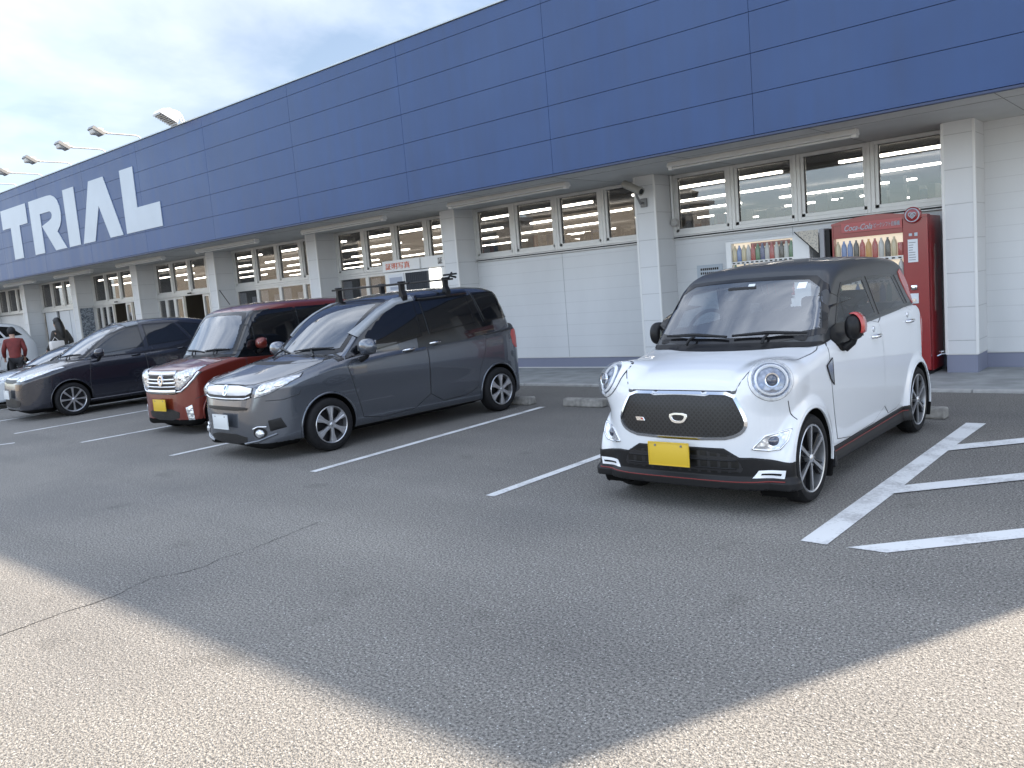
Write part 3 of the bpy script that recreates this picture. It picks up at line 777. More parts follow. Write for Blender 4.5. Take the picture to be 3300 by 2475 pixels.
def panel(F, outline, fr, name, mt, parent, off=0.003, bulge=0.0, bw=0.08, hole=None, step=0.035, rim=0.012, back=True, tmax=3.0):
    """a piece of skin cut to an outline and laid on the solid F, with a rim that turns inwards"""
    O0, U, V, D = fr
    edge = resample(outline, step)
    ne = len(edge)
    A = np.array(edge); mn = A.min(0); mx = A.max(0)
    gx = np.arange(mn[0] + step / 2, mx[0], step); gy = np.arange(mn[1] + step / 2, mx[1], step)
    G = np.array([(a, b) for a in gx for b in gy]) if len(gx) and len(gy) else np.zeros((0, 2))
    hedge = resample(hole, step) if hole else []
    if len(G):
        k = inside(edge, G) & (dist_edge(edge, G) > step * .45)
        if hole: k &= ~inside(hedge, G) & (dist_edge(hedge, G) > step * .45)
        G = G[k]
    pts = [Vector(p) for p in edge] + [Vector(p) for p in hedge] + [Vector(p) for p in G]
    ed = [(i, (i + 1) % ne) for i in range(ne)] + [(ne + i, ne + (i + 1) % len(hedge)) for i in range(len(hedge))]
    vs, _, fs, *_ = delaunay_2d_cdt(pts, ed, [], 0, 1e-6)
    T = np.array([tuple(v) for v in vs]); fs = [tuple(f) for f in fs]
    cen = np.array([T[list(f)].mean(0) for f in fs]); k = inside(edge, cen)
    side_mode = abs(D[1]) > .99
    if hole: k &= ~inside(hedge, cen)
    fs = [f for f, q in zip(fs, k) if q]
    O = O0 + T[:, :1] * U + T[:, 1:] * V
    t = march(F, O, D, tmax)
    bad = np.isnan(t)
    if bad.all(): return None
    if bad.any():
        gi = np.where(~bad)[0]
        for b in np.where(bad)[0]: t[b] = t[gi[np.argmin(((T[gi] - T[b]) ** 2).sum(1))]]
    P = O + D * t[:, None]; n, _ = grad(F, P)
    o = np.full(len(P), off)
    if bulge:
        de = np.minimum(dist_edge(edge, T) / bw, 1.0); o = o + bulge * np.sqrt(np.maximum(0, 1 - (1 - de) ** 2))
    P2 = P + n * o[:, None]
    verts = [tuple(p) for p in P2]; faces = []; nrm = [tuple(q) for q in n]
    if bulge: nrm = None
    for f in fs:
        a, b, c = [P2[i] for i in f[:3]]; w = np.cross(b - a, c - a)
        faces.append(f if w @ n[f[0]] > 0 else f[::-1])
    if side_mode: faces = [f for f in faces if min(abs(P[i][1]) for i in f) > .50]
    # rim
    from collections import Counter
    ec = Counter()
    for f in faces:
        for i in range(len(f)): ec[(f[i], f[(i + 1) % len(f)])] += 1
    bd = [e for e in ec if (e[1], e[0]) not in ec]
    mp_ = {}
    for a, b in bd:
        for q in (a, b):
            if q not in mp_:
                mp_[q] = len(verts); verts.append(tuple(P2[q] - n[q] * (rim + off)))
                if nrm: nrm.append(tuple(n[q]))
    for a, b in bd: faces.append((b, a, mp_[a], mp_[b]))
    o = link_mesh(name, verts, faces, mt, parent, smooth=True, normals=nrm)
    if not nrm:
        try: o.data.set_sharp_from_angle(angle=radians(50))
        except Exception: pass
    return o

def ribbon(F, path, fr, name, mt, parent, w=0.005, off=0.0012, closed=False, step=0.03, h=0.0):
    """a thin strip laid along a path on the solid (panel gaps, trims)"""
    O0, U, V, D = fr
    p = resample(path, step, closed); A = np.array(p)
    if closed: A = np.vstack([A, A[:1]])
    d = np.gradient(A, axis=0); d /= np.linalg.norm(d, axis=1, keepdims=True) + 1e-12; nn = np.stack([-d[:, 1], d[:, 0]], 1)
    T = np.vstack([A + nn * w / 2, A - nn * w / 2]); O = O0 + T[:, :1] * U + T[:, 1:] * V
    t = march(F, O, D, 3.0)
    if np.isnan(t).all(): return None
    P = O + D * np.nan_to_num(t, nan=np.nanmedian(t))[:, None]; n, _ = grad(F, P); P = P + n * (off + h); k = len(A)
    ok = ~(np.isnan(t[:k]) | np.isnan(t[k:]))
    V_ = [tuple(q) for q in P] + [tuple(q) for q in (P - n * (h + 0.004))]
    F_ = []
    for i in range(k - 1):
        if not (ok[i] and ok[i + 1]) or np.linalg.norm(P[i + 1] - P[i]) > 0.15: continue
        F_ += [(i, i + 1, k + i + 1, k + i), (i, 2 * k + i, 2 * k + i + 1, i + 1), (k + i, k + i + 1, 3 * k + i + 1, 3 * k + i)]
    return link_mesh(name, V_, F_, mt, parent, smooth=True)

def solid(F, bounds, h, name, mats, parent, classify=None, drop=None, newton=3):
    P, Q, n = surface(F, bounds, h, newton)
    c = P[Q].mean(1); fm = None
    if drop is not None:
        k = ~drop(c); Q = Q[k]; c = c[k]
    if classify is not None: fm = classify(c)
    return link_mesh(name, P, Q, mats, parent, smooth=True, fmats=fm, normals=n)

# ------------------------------------------------------------------ wheels
def wheel(parent, x, y, r, width, rim_r, spokes, style, s):
    """s = +1/-1 outward direction along y; y = outer face"""
    w = empty('wheel', (x, y, r)); w.parent = parent
    g = MB()
    R = r; hw = width
    prof = [(rim_r - .004, -.012), (rim_r + .006, -.004), (rim_r + (R - rim_r) * .35, 0.0), (rim_r + (R - rim_r) * .7, -.004), (R - .014, -.014), (R - .004, -.026), (R, -.042),
            (R, -.5 * hw + .004), (R - .008, -.5 * hw + .002), (R - .008, -.5 * hw - .002), (R, -.5 * hw - .004), (R, -hw + .04), (R - .02, -hw + .01), (rim_r, -hw)]
    g.lathe(prof, 'y', (0, 0, 0), 56, sgn=s); ty = g.build('tyre', M['rubber'], w)
    g = MB()
    face = M['silver']; dark = M['black']
    # barrel and dark disc
    g.lathe([(rim_r, -.010), (rim_r - .006, -.004), (rim_r - .014, -.008), (rim_r - .018, -.04), (rim_r - .02, -hw + .02)], 'y', (0, 0, 0), 56, mi=0, sgn=s)
    g.lathe([(rim_r - .02, -.07), (.0, -.075)], 'y', (0, 0, 0), 40, mi=1, sgn=s)
    g.lathe([(.0, -.004), (.022, -.006), (.030, -.014), (.032, -.05)], 'y', (0, 0, 0), 28, mi=0, sgn=s)
    n = spokes
    for k in range(n):
        a = 2 * pi * k / n + (pi / 2)
        def sp(pts, y0, y1, mi, ang):
            ca, sa = cos(ang), sin(ang)
            V = []; m_ = len(pts)
            for (u, v, t) in pts: V.append((u * ca - v * sa, (t + y0) * s, u * sa + v * ca))
            for (u, v, t) in pts: V.append((u * ca - v * sa * 1.0, (t + y1) * s, u * sa + v * ca))
            F = [tuple(range(m_)), tuple(range(m_, 2 * m_))[::-1]] + [(i, (i + 1) % m_, m_ + (i + 1) % m_, m_ + i) for i in range(m_)]
            g.add(V, F, mi)
        ro = rim_r - .012
        if style == 'cut':      # narrow polished blades on black, each with a dark twin
            sp([(.02, -.010, -.014), (ro, -.020, -.008), (ro, .006, -.008), (.02, .008, -.014)], 0, -.028, 0, a)
            sp([(.05, .012, -.022), (ro, .035, -.016), (ro, .050, -.02), (.05, .018, -.026)], 0, -.03, 2, a)
            sp([(.05, -.014, -.022), (ro, -.046, -.016), (ro, -.034, -.02), (.05, -.010, -.026)], 0, -.03, 2, a)
        elif style == 'fan':    # broad wedge spokes of a hub cap
            sp([(.02, -.020, -.010), (ro * .55, -.022, -.006), (ro, -.048, -.008), (ro, .048, -.008), (ro * .55, .022, -.006), (.02, .020, -.010)], 0, -.022, 0, a)
            sp([(.05, -.006, -.004), (ro * .95, -.016, -.005), (ro * .95, -.004, -.009), (.05, -.001, -.006)], 0.002, -.006, 0, a)
            sp([(.05, .001, -.004), (ro * .95, .006, -.009), (ro * .95, .018, -.005), (.05, .006, -.006)], 0.002, -.006, 0, a)
        else:                    # slim round spokes
            sp([(.02, -.015, -.012), (ro * .5, -.011, -.006), (ro, -.022, -.006), (ro, .022, -.006), (ro * .5, .011, -.006), (.02, .015, -.012)], 0, -.024, 0, a)
    g.build('rim', [face, dark, M['black']], w)
    g = MB()
    for k in range(5):
        a = 2 * pi * k / 5; g.lathe([(0, -.012), (.006, -.012), (.007, -.03)], 'y', (.048 * cos(a), 0, .048 * sin(a)), 8, sgn=s)
    g.build('wheel_nuts', M['grey'], w)
    g = MB(); g.lathe([(0, -.078), (rim_r * .72, -.078), (rim_r * .72, -.088)], 'y', (0, 0, 0), 40, sgn=s); g.build('brake_disc', M['grey'], w)
    return w

def mirror(parent, x, y, z, s, shell, size=(0.09, 0.10, 0.085), arm_to=None, lamp=False):
    """door mirror: rounded shell, glass, foot; s outward"""
    o = empty('door_mirror', (x, y, z)); o.parent = parent
    V = []; F = []; nu, nv = 20, 12
    for i in range(nv + 1):
        ph = -pi / 2 + pi * i / nv
        for k in range(nu):
            th = 2 * pi * k / nu
            cx = cos(ph) * cos(th); cy_ = cos(ph) * sin(th); cz = sin(ph)
            px = size[0] * math.copysign(abs(cx) ** .8, cx); px = min(px, size[0] * .45)
            V.append((px, size[1] * s * math.copysign(abs(cy_) ** .8, cy_), size[2] * math.copysign(abs(cz) ** .85, cz)))
    for i in range(nv):
        for k in range(nu): F.append((i * nu + k, i * nu + (k + 1) % nu, (i + 1) * nu + (k + 1) % nu, (i + 1) * nu + k))
    g = MB(); g.add(V, F, 0, True); g.build('mirror_shell', shell, o)
    g = MB(); g.box(size[0] * .45, size[0] * .45 + .004, -size[1] * .8, size[1] * .8, -size[2] * .75, size[2] * .75, bev=.001); g.build('mirror_glass', M['chrome'], o)
    g = MB(); g.tube([(0, 0, -size[2] * .6), (0.0, -.3 * size[1] * s, -size[2] * 1.2), (0.0, -s * size[1] * 1.2, -size[2] * 1.6)], [.03, .026, .034], 10); g.build('mirror_foot', M['black'], o)
    if lamp:
        g = MB(); g.box(-size[0] * .95, -size[0] * .7, size[1] * s * .2 - .03, size[1] * s * .2 + .03, -.012, .012, bev=.004); g.build('indicator', M['chrome'], o)
    return o

def plate(parent, x, y, z, mt, w=.33, h=.165, tilt=0):
    g = MB(); g.box(-.004, .004, -w / 2, w / 2, -h / 2, h / 2, bev=.003); g.box(-.007, -.004, -w / 2 + .001, w / 2 - .001, h / 2 - .007, h / 2 - .001); g.box(-.007, -.004, -w / 2 + .001, w / 2 - .001, -h / 2 + .001, -h / 2 + .007)
    g.box(-.0065, -.004, -w / 2 + .001, -w / 2 + .007, -h / 2 + .007, h / 2 - .007); g.box(-.0065, -.004, w / 2 - .007, w / 2 - .001, -h / 2 + .007, h / 2 - .007)
    for u in (-.105, .105): g.lathe([(0, -.009), (.007, -.009), (.008, -.004)], 'x', (0, u * w / .33, h * .36), 10, mi=1)
    o = g.build('number_plate', [mt, M['grey']], parent); o.location = (x, y, z); return o

def refl_mat(name, col=(.85, .87, .9)):
    mt, n, l, b = new_mat(name)
    t = n.new("ShaderNodeTexCoord"); v = n.new("ShaderNodeTexVoronoi"); v.inputs['Scale'].default_value = 34
    l.new(t.outputs['Object'], v.inputs['Vector']); r = n.new("ShaderNodeValToRGB")
    r.color_ramp.elements[0].position = .1; r.color_ramp.elements[0].color = (*col, 1); r.color_ramp.elements[1].position = .8; r.color_ramp.elements[1].color = (*[c * .62 for c in col], 1)
    l.new(v.outputs['Distance'], r.inputs['Fac']); l.new(r.outputs[0], b.inputs['Base Color'])
    b.inputs['Metallic'].default_value = .7; b.inputs['Roughness'].default_value = .22
    bp = n.new("ShaderNodeBump"); bp.inputs['Strength'].default_value = .3; bp.inputs['Distance'].default_value = .01; l.new(v.outputs['Distance'], bp.inputs['Height']); l.new(bp.outputs[0], b.inputs['Normal'])
    return mt
def grid_mat(name, scale=60, col=(.012, .012, .014), rot=.785):
    mt, n, l, b = new_mat(name)
    t = n.new("ShaderNodeTexCoord"); mpg = n.new("ShaderNodeMapping"); mpg.inputs['Rotation'].default_value = (rot, 0, 0); l.new(t.outputs['Object'], mpg.inputs[0])
    ch = n.new("ShaderNodeTexBrick"); ch.offset = 0; ch.inputs['Scale'].default_value = scale; ch.inputs['Mortar Size'].default_value = .16; ch.inputs['Brick Width'].default_value = 1; ch.inputs['Row Height'].default_value = 1
    ch.inputs['Color1'].default_value = (0.002, 0.002, 0.002, 1); ch.inputs['Color2'].default_value = (0.002, 0.002, 0.002, 1); ch.inputs['Mortar'].default_value = (.014, .014, .016, 1)
    s = n.new("ShaderNodeSeparateXYZ"); c = n.new("ShaderNodeCombineXYZ"); l.new(mpg.outputs[0], s.inputs[0]); l.new(s.outputs['Y'], c.inputs[0]); l.new(s.outputs['Z'], c.inputs[1]); l.new(c.outputs[0], ch.inputs['Vector'])
    l.new(ch.outputs['Color'], b.inputs['Base Color']); b.inputs['Roughness'].default_value = .35
    bp = n.new("ShaderNodeBump"); bp.inputs['Distance'].default_value = .01; bp.inputs['Strength'].default_value = 1; l.new(ch.outputs['Fac'], bp.inputs['Height']); l.new(bp.outputs[0], b.inputs['Normal'])
    return mt
M['reflector'] = refl_mat('lamp_reflector'); M['reflector2'] = refl_mat('lamp_bowl', (.32, .36, .44)); M['grid'] = grid_mat('grille_mesh', 42)
M['lens'] = glass('lamp_cover', (1, 1, 1), .96, 0, 1.35)
M['windscreen'] = glass('windscreen_glass', (.72, .80, .84), .60, 0, 2.7)
M['tint'] = glass('tinted_glass', (.30, .31, .32), .34, 0, 1.5)
M['clearside'] = glass('side_glass', (.62, .68, .70), .66, 0, 1.5)
M['glossblack'] = mat('dark_window', (.006, .007, .009), .04, spec=.7, coat=.3)
M['well'] = mat('wheel_well', (.006, .006, .006), .9, spec=.1)
M['frit'] = mat('black_frit', (.008, .008, .009), .12)
M['interior'] = mat('dark_interior', (.022, .022, .024), .8, noise=.2, nscale=9)
M['seat'] = mat('seat_cloth', (.045, .045, .048), .85, noise=.2, nscale=30, bump=.3)
M['lensball'] = mat('projector_lens', (.03, .04, .07), .03, spec=1.0, coat=1)
M['plate_y'] = mat('plate_yellow', (.62, .42, .03), .45); M['plate_w'] = mat('plate_white', (.62, .65, .66), .45)
M['drl'] = mat('white_lamp_plastic', (.78, .80, .82), .2, coat=.6)
M['gap'] = mat('panel_gap', (.02, .02, .022), .6)
M['redpaint'] = paint('accent_red', (.40, .03, .025), 0, .35)

class Car:
    def __init__(c, root, sp):
        c.root = root; c.sp = sp
        c.pl = Prof(sp['side_low'], 1); c.pf = Prof(sp['front_low'], 2); c.pp = Prof(sp['plan'], 2)
        c.cl = Prof(sp['side_cab'], sp.get('cab_it', 2)); c.cf = Prof(sp['front_cab'], 2)
        c.wh = sp['wheels']      # (xf, xr, r, arch radius, half width)
    def low0(c, x, y, z):
        sp = c.sp; ay = np.abs(y)
        kx = sp.get('low_kx', 0.0); cr_ = sp.get('crown', .07)
        a = c.pl(x, z + cr_ * ay * ay)
        zz = np.clip((x - sp.get('tap_x', 1.0)) / 1.0, -1, 0)
        f = c.pf(ay + sp.get('tapf', .0) * zz * zz, z)
        p = c.pp(x, ay)
        return rmax(rmax(a, f, sp.get('r1', .05)), p, sp.get('r2', .04))
    def low(c, x, y, z, wells=True):
        sp = c.sp; F = c.low0(x, y, z); ay = np.abs(y)
        xf, xr, r, ra, hw = c.wh
        if sp.get('pod'):
            (a_, b_, c_), (ra_, rb_, rc_) = sp['pod']
            q = np.sqrt(((x - a_) / ra_) ** 2 + ((ay - b_) / rb_) ** 2 + ((z - c_) / rc_) ** 2)
            F = rmin(F, (q - 1) * min(ra_, rb_, rc_), .09)
        for xw in (xf, xr):
            d = np.sqrt((x - xw) ** 2 + (z - r) ** 2)
            if sp.get('flare'):
                fr_, fo = sp['flare']
                F = rmin(F, rmax(rmax(d - fr_, ay - hw - fo, .05), -(ay - .5), .01), .035)
        if wells:
            for xw in (xf, xr):
                d = np.sqrt((x - xw) ** 2 + (z - r) ** 2)
                F = np.maximum(F, -np.maximum(d - ra, .42 - ay))
        return F
    def cab(c, x, y, z):
        sp = c.sp; ay = np.abs(y)
        k = sp.get('cab_k', .22); cr_ = sp.get('cab_crown', .09)
        bend = np.clip((sp['cab_mid'] - x) / (sp['cab_mid'] - sp['cab_x0']), 0, 1)
        xx = x - k * ay * ay * bend + sp.get('cab_kr', .12) * ay * ay * np.clip((x - sp['cab_mid']) / 1.2, 0, 1)
        a = c.cl(xx, z + cr_ * ay * ay)
        tf = np.clip((sp['cab_mid'] - x), 0, 2); tr_ = np.clip((x - sp['cab_mid'] - .4), 0, 2)
        f = c.cf(ay + sp.get('ctf', .05) * tf * tf + sp.get('ctr', .03) * tr_ * tr_, z)
        return rmax(a, f, sp.get('cr', .05))
    def build(c, body_mat, cab_mat, h=.016, zfloor=.12, hub=None):
        sp = c.sp; r0 = c.root; L, W, H = sp['dims']; xf, xr, r, ra, hw = c.wh
        B = ((-.08, L + .08), (-W / 2 - .08, W / 2 + .08), (.1, H + .06))
        def cls(p):
            m_ = np.zeros(len(p), np.int32); ay = np.abs(p[:, 1])
            for xw in (xf, xr):
                d = np.sqrt((p[:, 0] - xw) ** 2 + (p[:, 2] - r) ** 2)
                m_[(d < ra + .012) & (ay < hw + sp.get('flare', (0, 0))[1] - .012)] = 1
            m_[p[:, 2] < zfloor + .09] = 1
            cb = c.cab(p[:, 0], p[:, 1], p[:, 2]); m_[cb < -.012] = 2
            return m_
        body = solid(c.low, B, h, 'body', [body_mat, M['well'], M['interior']], r0, cls)
        wins = sp['holes']
        lowf = lambda p: c.low0(p[:, 0], p[:, 1], p[:, 2])
        def drop(p):
            k = np.zeros(len(p), bool)
            n, _ = grad(c.cab, p)
            for mode, poly in wins:
                if mode == 'side': k |= inside(poly, p[:, [0, 2]]) & (np.abs(n[:, 1]) > .5)
                elif mode == 'front': k |= inside(poly, np.stack([p[:, 1], p[:, 2]], 1)) & (n[:, 0] < -.3)
                elif mode == 'rear': k |= inside(poly, np.stack([p[:, 1], p[:, 2]], 1)) & (n[:, 0] > .3)
            k |= lowf(p) < -.03
            return k
        z0 = min(p[1] for p in sp['side_cab'])
        cabin = solid(c.cab, ((sp['cab_x0'] - .15, L + .1), (-W / 2 - .05, W / 2 + .05), (z0 - .05, H + .06)), h, 'roof', [cab_mat, M['glossblack']], r0, (lambda p: sp['blackout'](p, grad(c.cab, p)[0]).astype(np.int32)) if 'blackout' in sp else None, drop)
        return body, cabin
    def F(c): return lambda x, y, z: np.minimum(c.low(x, y, z, False), c.cab(x, y, z))
    def Fw(c): return lambda x, y, z: np.minimum(c.low(x, y, z, True), c.cab(x, y, z))

def arch_lips(t, Fl, wheels, mt, o_=.0015):
    xf, xr, r, ra, hw = wheels
    for xw in (xf, xr):
        for s in (-1, 1):
            a0 = math.asin(max(-1, min(1, (.215 - r) / (ra + .003))))
            p = [(xw + (ra + .003) * cos(q), r + (ra + .003) * sin(q)) for q in np.linspace(a0, pi - a0, 40)]
            ribbon(Fl, p, frame3('side', s), 'wheel_arch_lip', mt, t, .012 + 2 * o_, o_, step=.03, h=o_)

def inset(poly, d):
    P = np.array(poly, float); c = P.mean(0); n = len(P); out = []
    area = 0.5 * sum(P[i][0] * P[(i + 1) % n][1] - P[(i + 1) % n][0] * P[i][1] for i in range(n)); s = 1 if area > 0 else -1
    for i in range(n):
        a = P[i] - P[i - 1]; b = P[(i + 1) % n] - P[i]
        a = a / (np.linalg.norm(a) + 1e-9); b = b / (np.linalg.norm(b) + 1e-9)
        na = np.array([-a[1], a[0]]) * s; nb = np.array([-b[1], b[0]]) * s; m_ = na + nb; q = m_ @ na
        out.append(tuple(P[i] + m_ / max(q, .5) * d))
    return out
def rnd(poly, it=2): return chaikin(poly, it)
def flipy(poly): return [(-u, v) for u, v in poly][::-1]

def window_set(car, poly, fr, mt, name, frit=.02, off=.004, parent=None, hole=None):
    """glass with a black printed border"""
    F = car.cab
    pr = parent or car.root
    inn = hole or inset(poly, frit)
    w = panel(F, poly, fr, name, M['frit'], pr, off=off, hole=inn, step=.04, rim=.008)
    if w is not None: panel(F, inset(inn, -.006), fr, 'glass', mt, w, off=off - .002, step=.05, rim=.001)
    return w

def seats(root, xs, ys, zb, zt, parent=None):
    for x in xs:
        for y in ys:
            g = MB(); g.box(x - .05, x + .06, y - .21, y + .21, zb - .2, zt - .16, bev=.04); g.box(x - .03, x + .05, y - .12, y + .12, zt - .13, zt, bev=.035)
            g.tube([(x, y - .05, zt - .2), (x, y - .05, zt - .1)], .008); g.tube([(x, y + .05, zt - .2), (x, y + .05, zt - .1)], .008)
            g.build('seat', M['seat'], root, smooth=None)
def steering(root, x, y, z, r=.18, tilt=.5):
    g = MB(); pts = [(0 + r * sin(a) * sin(tilt), r * cos(a), r * sin(a) * cos(tilt)) for a in np.linspace(0, 2 * pi, 33)]
    g.tube([(x + p[0], y + p[1], z + p[2]) for p in pts], .014, 8, cap=False); g.tube([(x, y - r, z), (x, y + r, z)], .012); g.box(x - .03, x + .02, y - .06, y + .06, z - .05, z + .05, bev=.02)
    g.tube([(x, y, z), (x - .15, y, z - .12)], .03)
    g.build('steering_wheel', M['interior'], root)
def wiper(car, root, a, b, arm0, fr, h=.02):
    O0, U, V, D = fr
    P = []
    for q in (a, b, arm0, ((a[0] + b[0]) / 2, (a[1] + b[1]) / 2)):
        O = (O0 + U * q[0] + V * q[1])[None]; t = march(car.F(), O, D, 3.0); P.append(Vector((O + D * t[:, None])[0]) + Vector((-h, 0, h)))
    g = MB(); mid = (P[0] + P[1]) / 2 + Vector((-.012, 0, .012))
    g.tube([P[0], mid, P[1]], [.008, .013, .008], 8); g.tube([P[2], (P[2] + P[3]) / 2 + Vector((-.012, 0, .012)), P[3]], [.013, .01, .008], 8)
    g.build('wiper', M['black'], root)
# ------------------------------------------------------------------ white two-tone car
M['softgap'] = mat('panel_gap_grey', (.09, .095, .10), .6)
M['stripe'] = mat('stripe_red', (.16, .012, .01), .4)
def white_car():
    t = empty('parked_car', (-2.575, 4.48, 0), radians(90 + .3), .96); t.scale = (.96, .915, .96)
    tag(t, 'white rounded small car with black roof, red mirror caps and yellow plate', 'car', 'cars parked along the store')
    sp = dict(
        dims=(3.40, 1.475, 1.60),
        side_low=[(.02, .19), (-.005, .26), (-.01, .36), (0.0, .50), (.015, .62), (.035, .72), (.065, .795), (.12, .855), (.25, .905), (.46, .948), (.72, .985), (.95, 1.035), (1.2, 1.078), (1.9, 1.115), (2.6, 1.14), (3.0, 1.155), (3.2, 1.13), (3.30, 1.02), (3.36, .86), (3.395, .6), (3.39, .3), (3.34, .2), (3.0, .185), (.5, .185)],
        front_low=[(.60, .185), (.68, .22), (.705, .33), (.722, .48), (.728, .66), (.727, .82), (.718, .95), (.706, 1.05), (.68, 1.12), (.5, 1.16), (-1, 1.16), (-1, .05), (.5, .05), (.6, .12)],
        side_cab=[(.60, .90), (.70, .985), (.86, 1.14), (1.05, 1.32), (1.18, 1.43), (1.32, 1.50), (1.55, 1.54), (1.95, 1.565), (2.5, 1.56), (2.9, 1.535), (3.06, 1.50), (3.13, 1.45), (3.18, 1.3), (3.26, 1.10), (3.28, .98), (3.2, .90)],
        front_cab=[(.69, .84), (.688, 1.0), (.676, 1.06), (.652, 1.17), (.618, 1.36), (.598, 1.45), (.56, 1.525), (.48, 1.57), (.2, 1.62), (-1, 1.62), (-1, .80), (.6, .80)],
        plan=[(0, -1), (0, .20), (.02, .38), (.06, .52), (.13, .62), (.25, .69), (.42, .728), (.7, .7375), (2.8, .7375), (3.1, .72), (3.27, .66), (3.36, .54), (3.395, .35), (3.395, -1)],
        wheels=(.49, 2.945, .285, .325, .728), flare=(.385, .003), pod=((.285, .55, .795), (.20, .150, .140)), crown=.10, cab_x0=.6, cab_mid=1.75, cab_k=.22, cab_crown=.085, ctf=.03, ctr=.025, cab_kr=.2, r1=.07, r2=.06, cr=.07, low_kx=0)
    ws = rnd([(-.69, 1.00), (.69, 1.00), (.66, 1.18), (.575, 1.42), (.30, 1.44), (-.30, 1.44), (-.575, 1.42), (-.66, 1.18)], 1)
    wsh = rnd([(-.65, 1.04), (.63, 1.04), (.605, 1.20), (.535, 1.40), (.25, 1.418), (-.25, 1.418), (-.535, 1.40), (-.61, 1.20)], 1)
    wf = [(1.13, 1.075), (1.30, 1.28), (1.40, 1.365), (1.86, 1.385), (2.02, 1.08), (1.5, 1.06)]
    wr = [(2.07, 1.085), (1.94, 1.385), (2.60, 1.375), (2.84, 1.105)]
    wq = [(2.90, 1.12), (2.68, 1.365), (2.76, 1.355), (3.02, 1.125)]
    rw = [(-.52, 1.12), (.52, 1.12), (.44, 1.42), (-.44, 1.42)]
    sp['holes'] = [('front', inset(ws, .047)), ('side', inset(wf, .016)), ('side', inset(wr, .012)), ('rear', rw)]
    car = Car(t, sp); c = car
    PW_ = paint('pearl_white', (.67, .69, .71), 0, .3); BK = mat('roof_black', (.030, .033, .036), .42, coat=.25)
    car.build(PW_, BK, .0155)
    Fl = lambda x, y, z: car.low(x, y, z, False)
    FR = frame3('front')
    window_set(car, ws, FR, M['windscreen'], 'windscreen', hole=wsh)
    for s in (-1, 1):
        S = frame3('side', s)
        window_set(car, wf, S, M['clearside'], 'front_side_window', .026)
        window_set(car, wr, S, M['tint'], 'rear_side_window', .018)
        panel(car.cab, wq, S, 'quarter_window', M['frit'], t, .004)
        panel(car.cab, rnd([(2.785, 1.375), (2.93, 1.42), (3.17, 1.105), (3.04, 1.105)], 1), S, 'rear_pillar_trim', M['redpaint'], t, .008)
        # doors with their gaps, handles
        fd = [(1.02, .27), (.93, .45), (.885, .70), (.865, .90), (.90, .985), (1.06, 1.0), (1.5, 1.035), (1.945, 1.055), (2.0, .95), (2.03, .6), (2.03, .3)]
        fd = rnd(fd, 1)
        rd = rnd([(2.035, .30), (2.035, .6), (2.005, .95), (1.95, 1.055), (2.5, 1.075), (2.88, 1.095), (2.84, .90), (2.66, .76), (2.55, .62), (2.50, .45), (2.46, .31)], 1)
        for nm, pl_ in (('front_door', fd), ('rear_door', rd)):
            d = panel(Fl, inset(pl_, .0025), S, nm, PW_, t, .0035, step=.04, rim=.006)
            ribbon(Fl, pl_, S, 'door_gap', M['softgap'], d, .008, .001, True)
        # handles
        for hx, hz in ((1.83, .935), (2.73, .975)):
            O = np.array([[hx, 1.2 * s, hz]]); k = march(Fl, O, np.array([0, -s, 0.])); yy = 1.2 * s - s * k[0]
            g = MB(); g.tube([(hx - .075, yy + s * .003, hz), (hx - .06, yy + s * .03, hz + .002), (hx, yy + s * .038, hz + .004), (hx + .06, yy + s * .03, hz + .004), (hx + .075, yy + s * .003, hz + .002)], [.010, .013, .015, .013, .010], 10)
            g.lathe([(0, .004), (.022, .006), (.024, .0)], 'y', (hx - .02, yy, hz + .055), 16, sgn=s)
            g.build('door_handle', M['chrome'], t)
        # black triangle + mirror
        panel(car.F(), rnd([(.99, 1.0), (1.05, .925), (1.13, .895), (1.22, .92), (1.32, .99), (1.42, 1.045), (1.42, 1.09), (1.05, 1.09)], 1), S, 'mirror_base', M['black'], t, .012, step=.03)
        mirror(t, 1.14, s * .795, 1.065, s, M['black'], (.09, .060, .088))
        g = MB(); V = []; F = []
        for i in range(13):
            th = radians(-25 + 130 * i / 12)
            for j, (sc_, xo) in enumerate(((1.03, .060), (1.09, .005), (1.03, -.05))):
                V.append((1.14 + xo, s * (.795 + .066 * sc_ * cos(th)), 1.065 + .094 * sc_ * sin(th)))
            if i: 
                for j in range(2): F.append((3 * i - 3 + j, 3 * i - 2 + j, 3 * i + 1 + j, 3 * i + j))
        g.add(V, F, 0, True)
        if s < 0:
            o = g.build('mirror_cap', M['redpaint'], t)
            md = o.modifiers.new('s', 'SOLIDIFY'); md.thickness = .006
        # marker
        m_ = panel(Fl, [(.80, .84), (.905, .88), (.915, .70), (.86, .745)], S, 'side_marker', M['chrome'], t, .008, step=.02)
        ribbon(Fl, [(.80, .84), (.905, .88), (.915, .70), (.86, .745)], S, 'marker_rim', M['gap'], m_, .008, .009, True, .02)
        # flare rib line, front bumper seam
        ribbon(Fl, [(.205, .70), (.235, .64), (.262, .575)], S, 'bumper_gap', M['gap'], t, .006, .001)
        # headlight
        a = radians(38); D = np.array([cos(a), -s * sin(a) * .75, -.12]); D /= np.linalg.norm(D)
        U = np.array([-s * D[1], 0, 0]) * 0 + np.cross(D, [0, 0, 1.]); U /= np.linalg.norm(U); U *= (1 if U[1] * s > 0 else -1)
        Vv = np.cross(U, D); Vv *= (1 if Vv[2] > 0 else -1)
        C0 = np.array([.20, s * .575, .825]); fr = (C0 - D * .6, U, Vv, D)
        el = lambda k, e=0: [(k * .124 * cos(q), k * .112 * sin(q)) for q in np.linspace(0, 2 * pi, 41)[:-1]]
        hl = panel(Fl, el(1.0), fr, 'headlight', M['reflector2'], t, .004, step=.02)
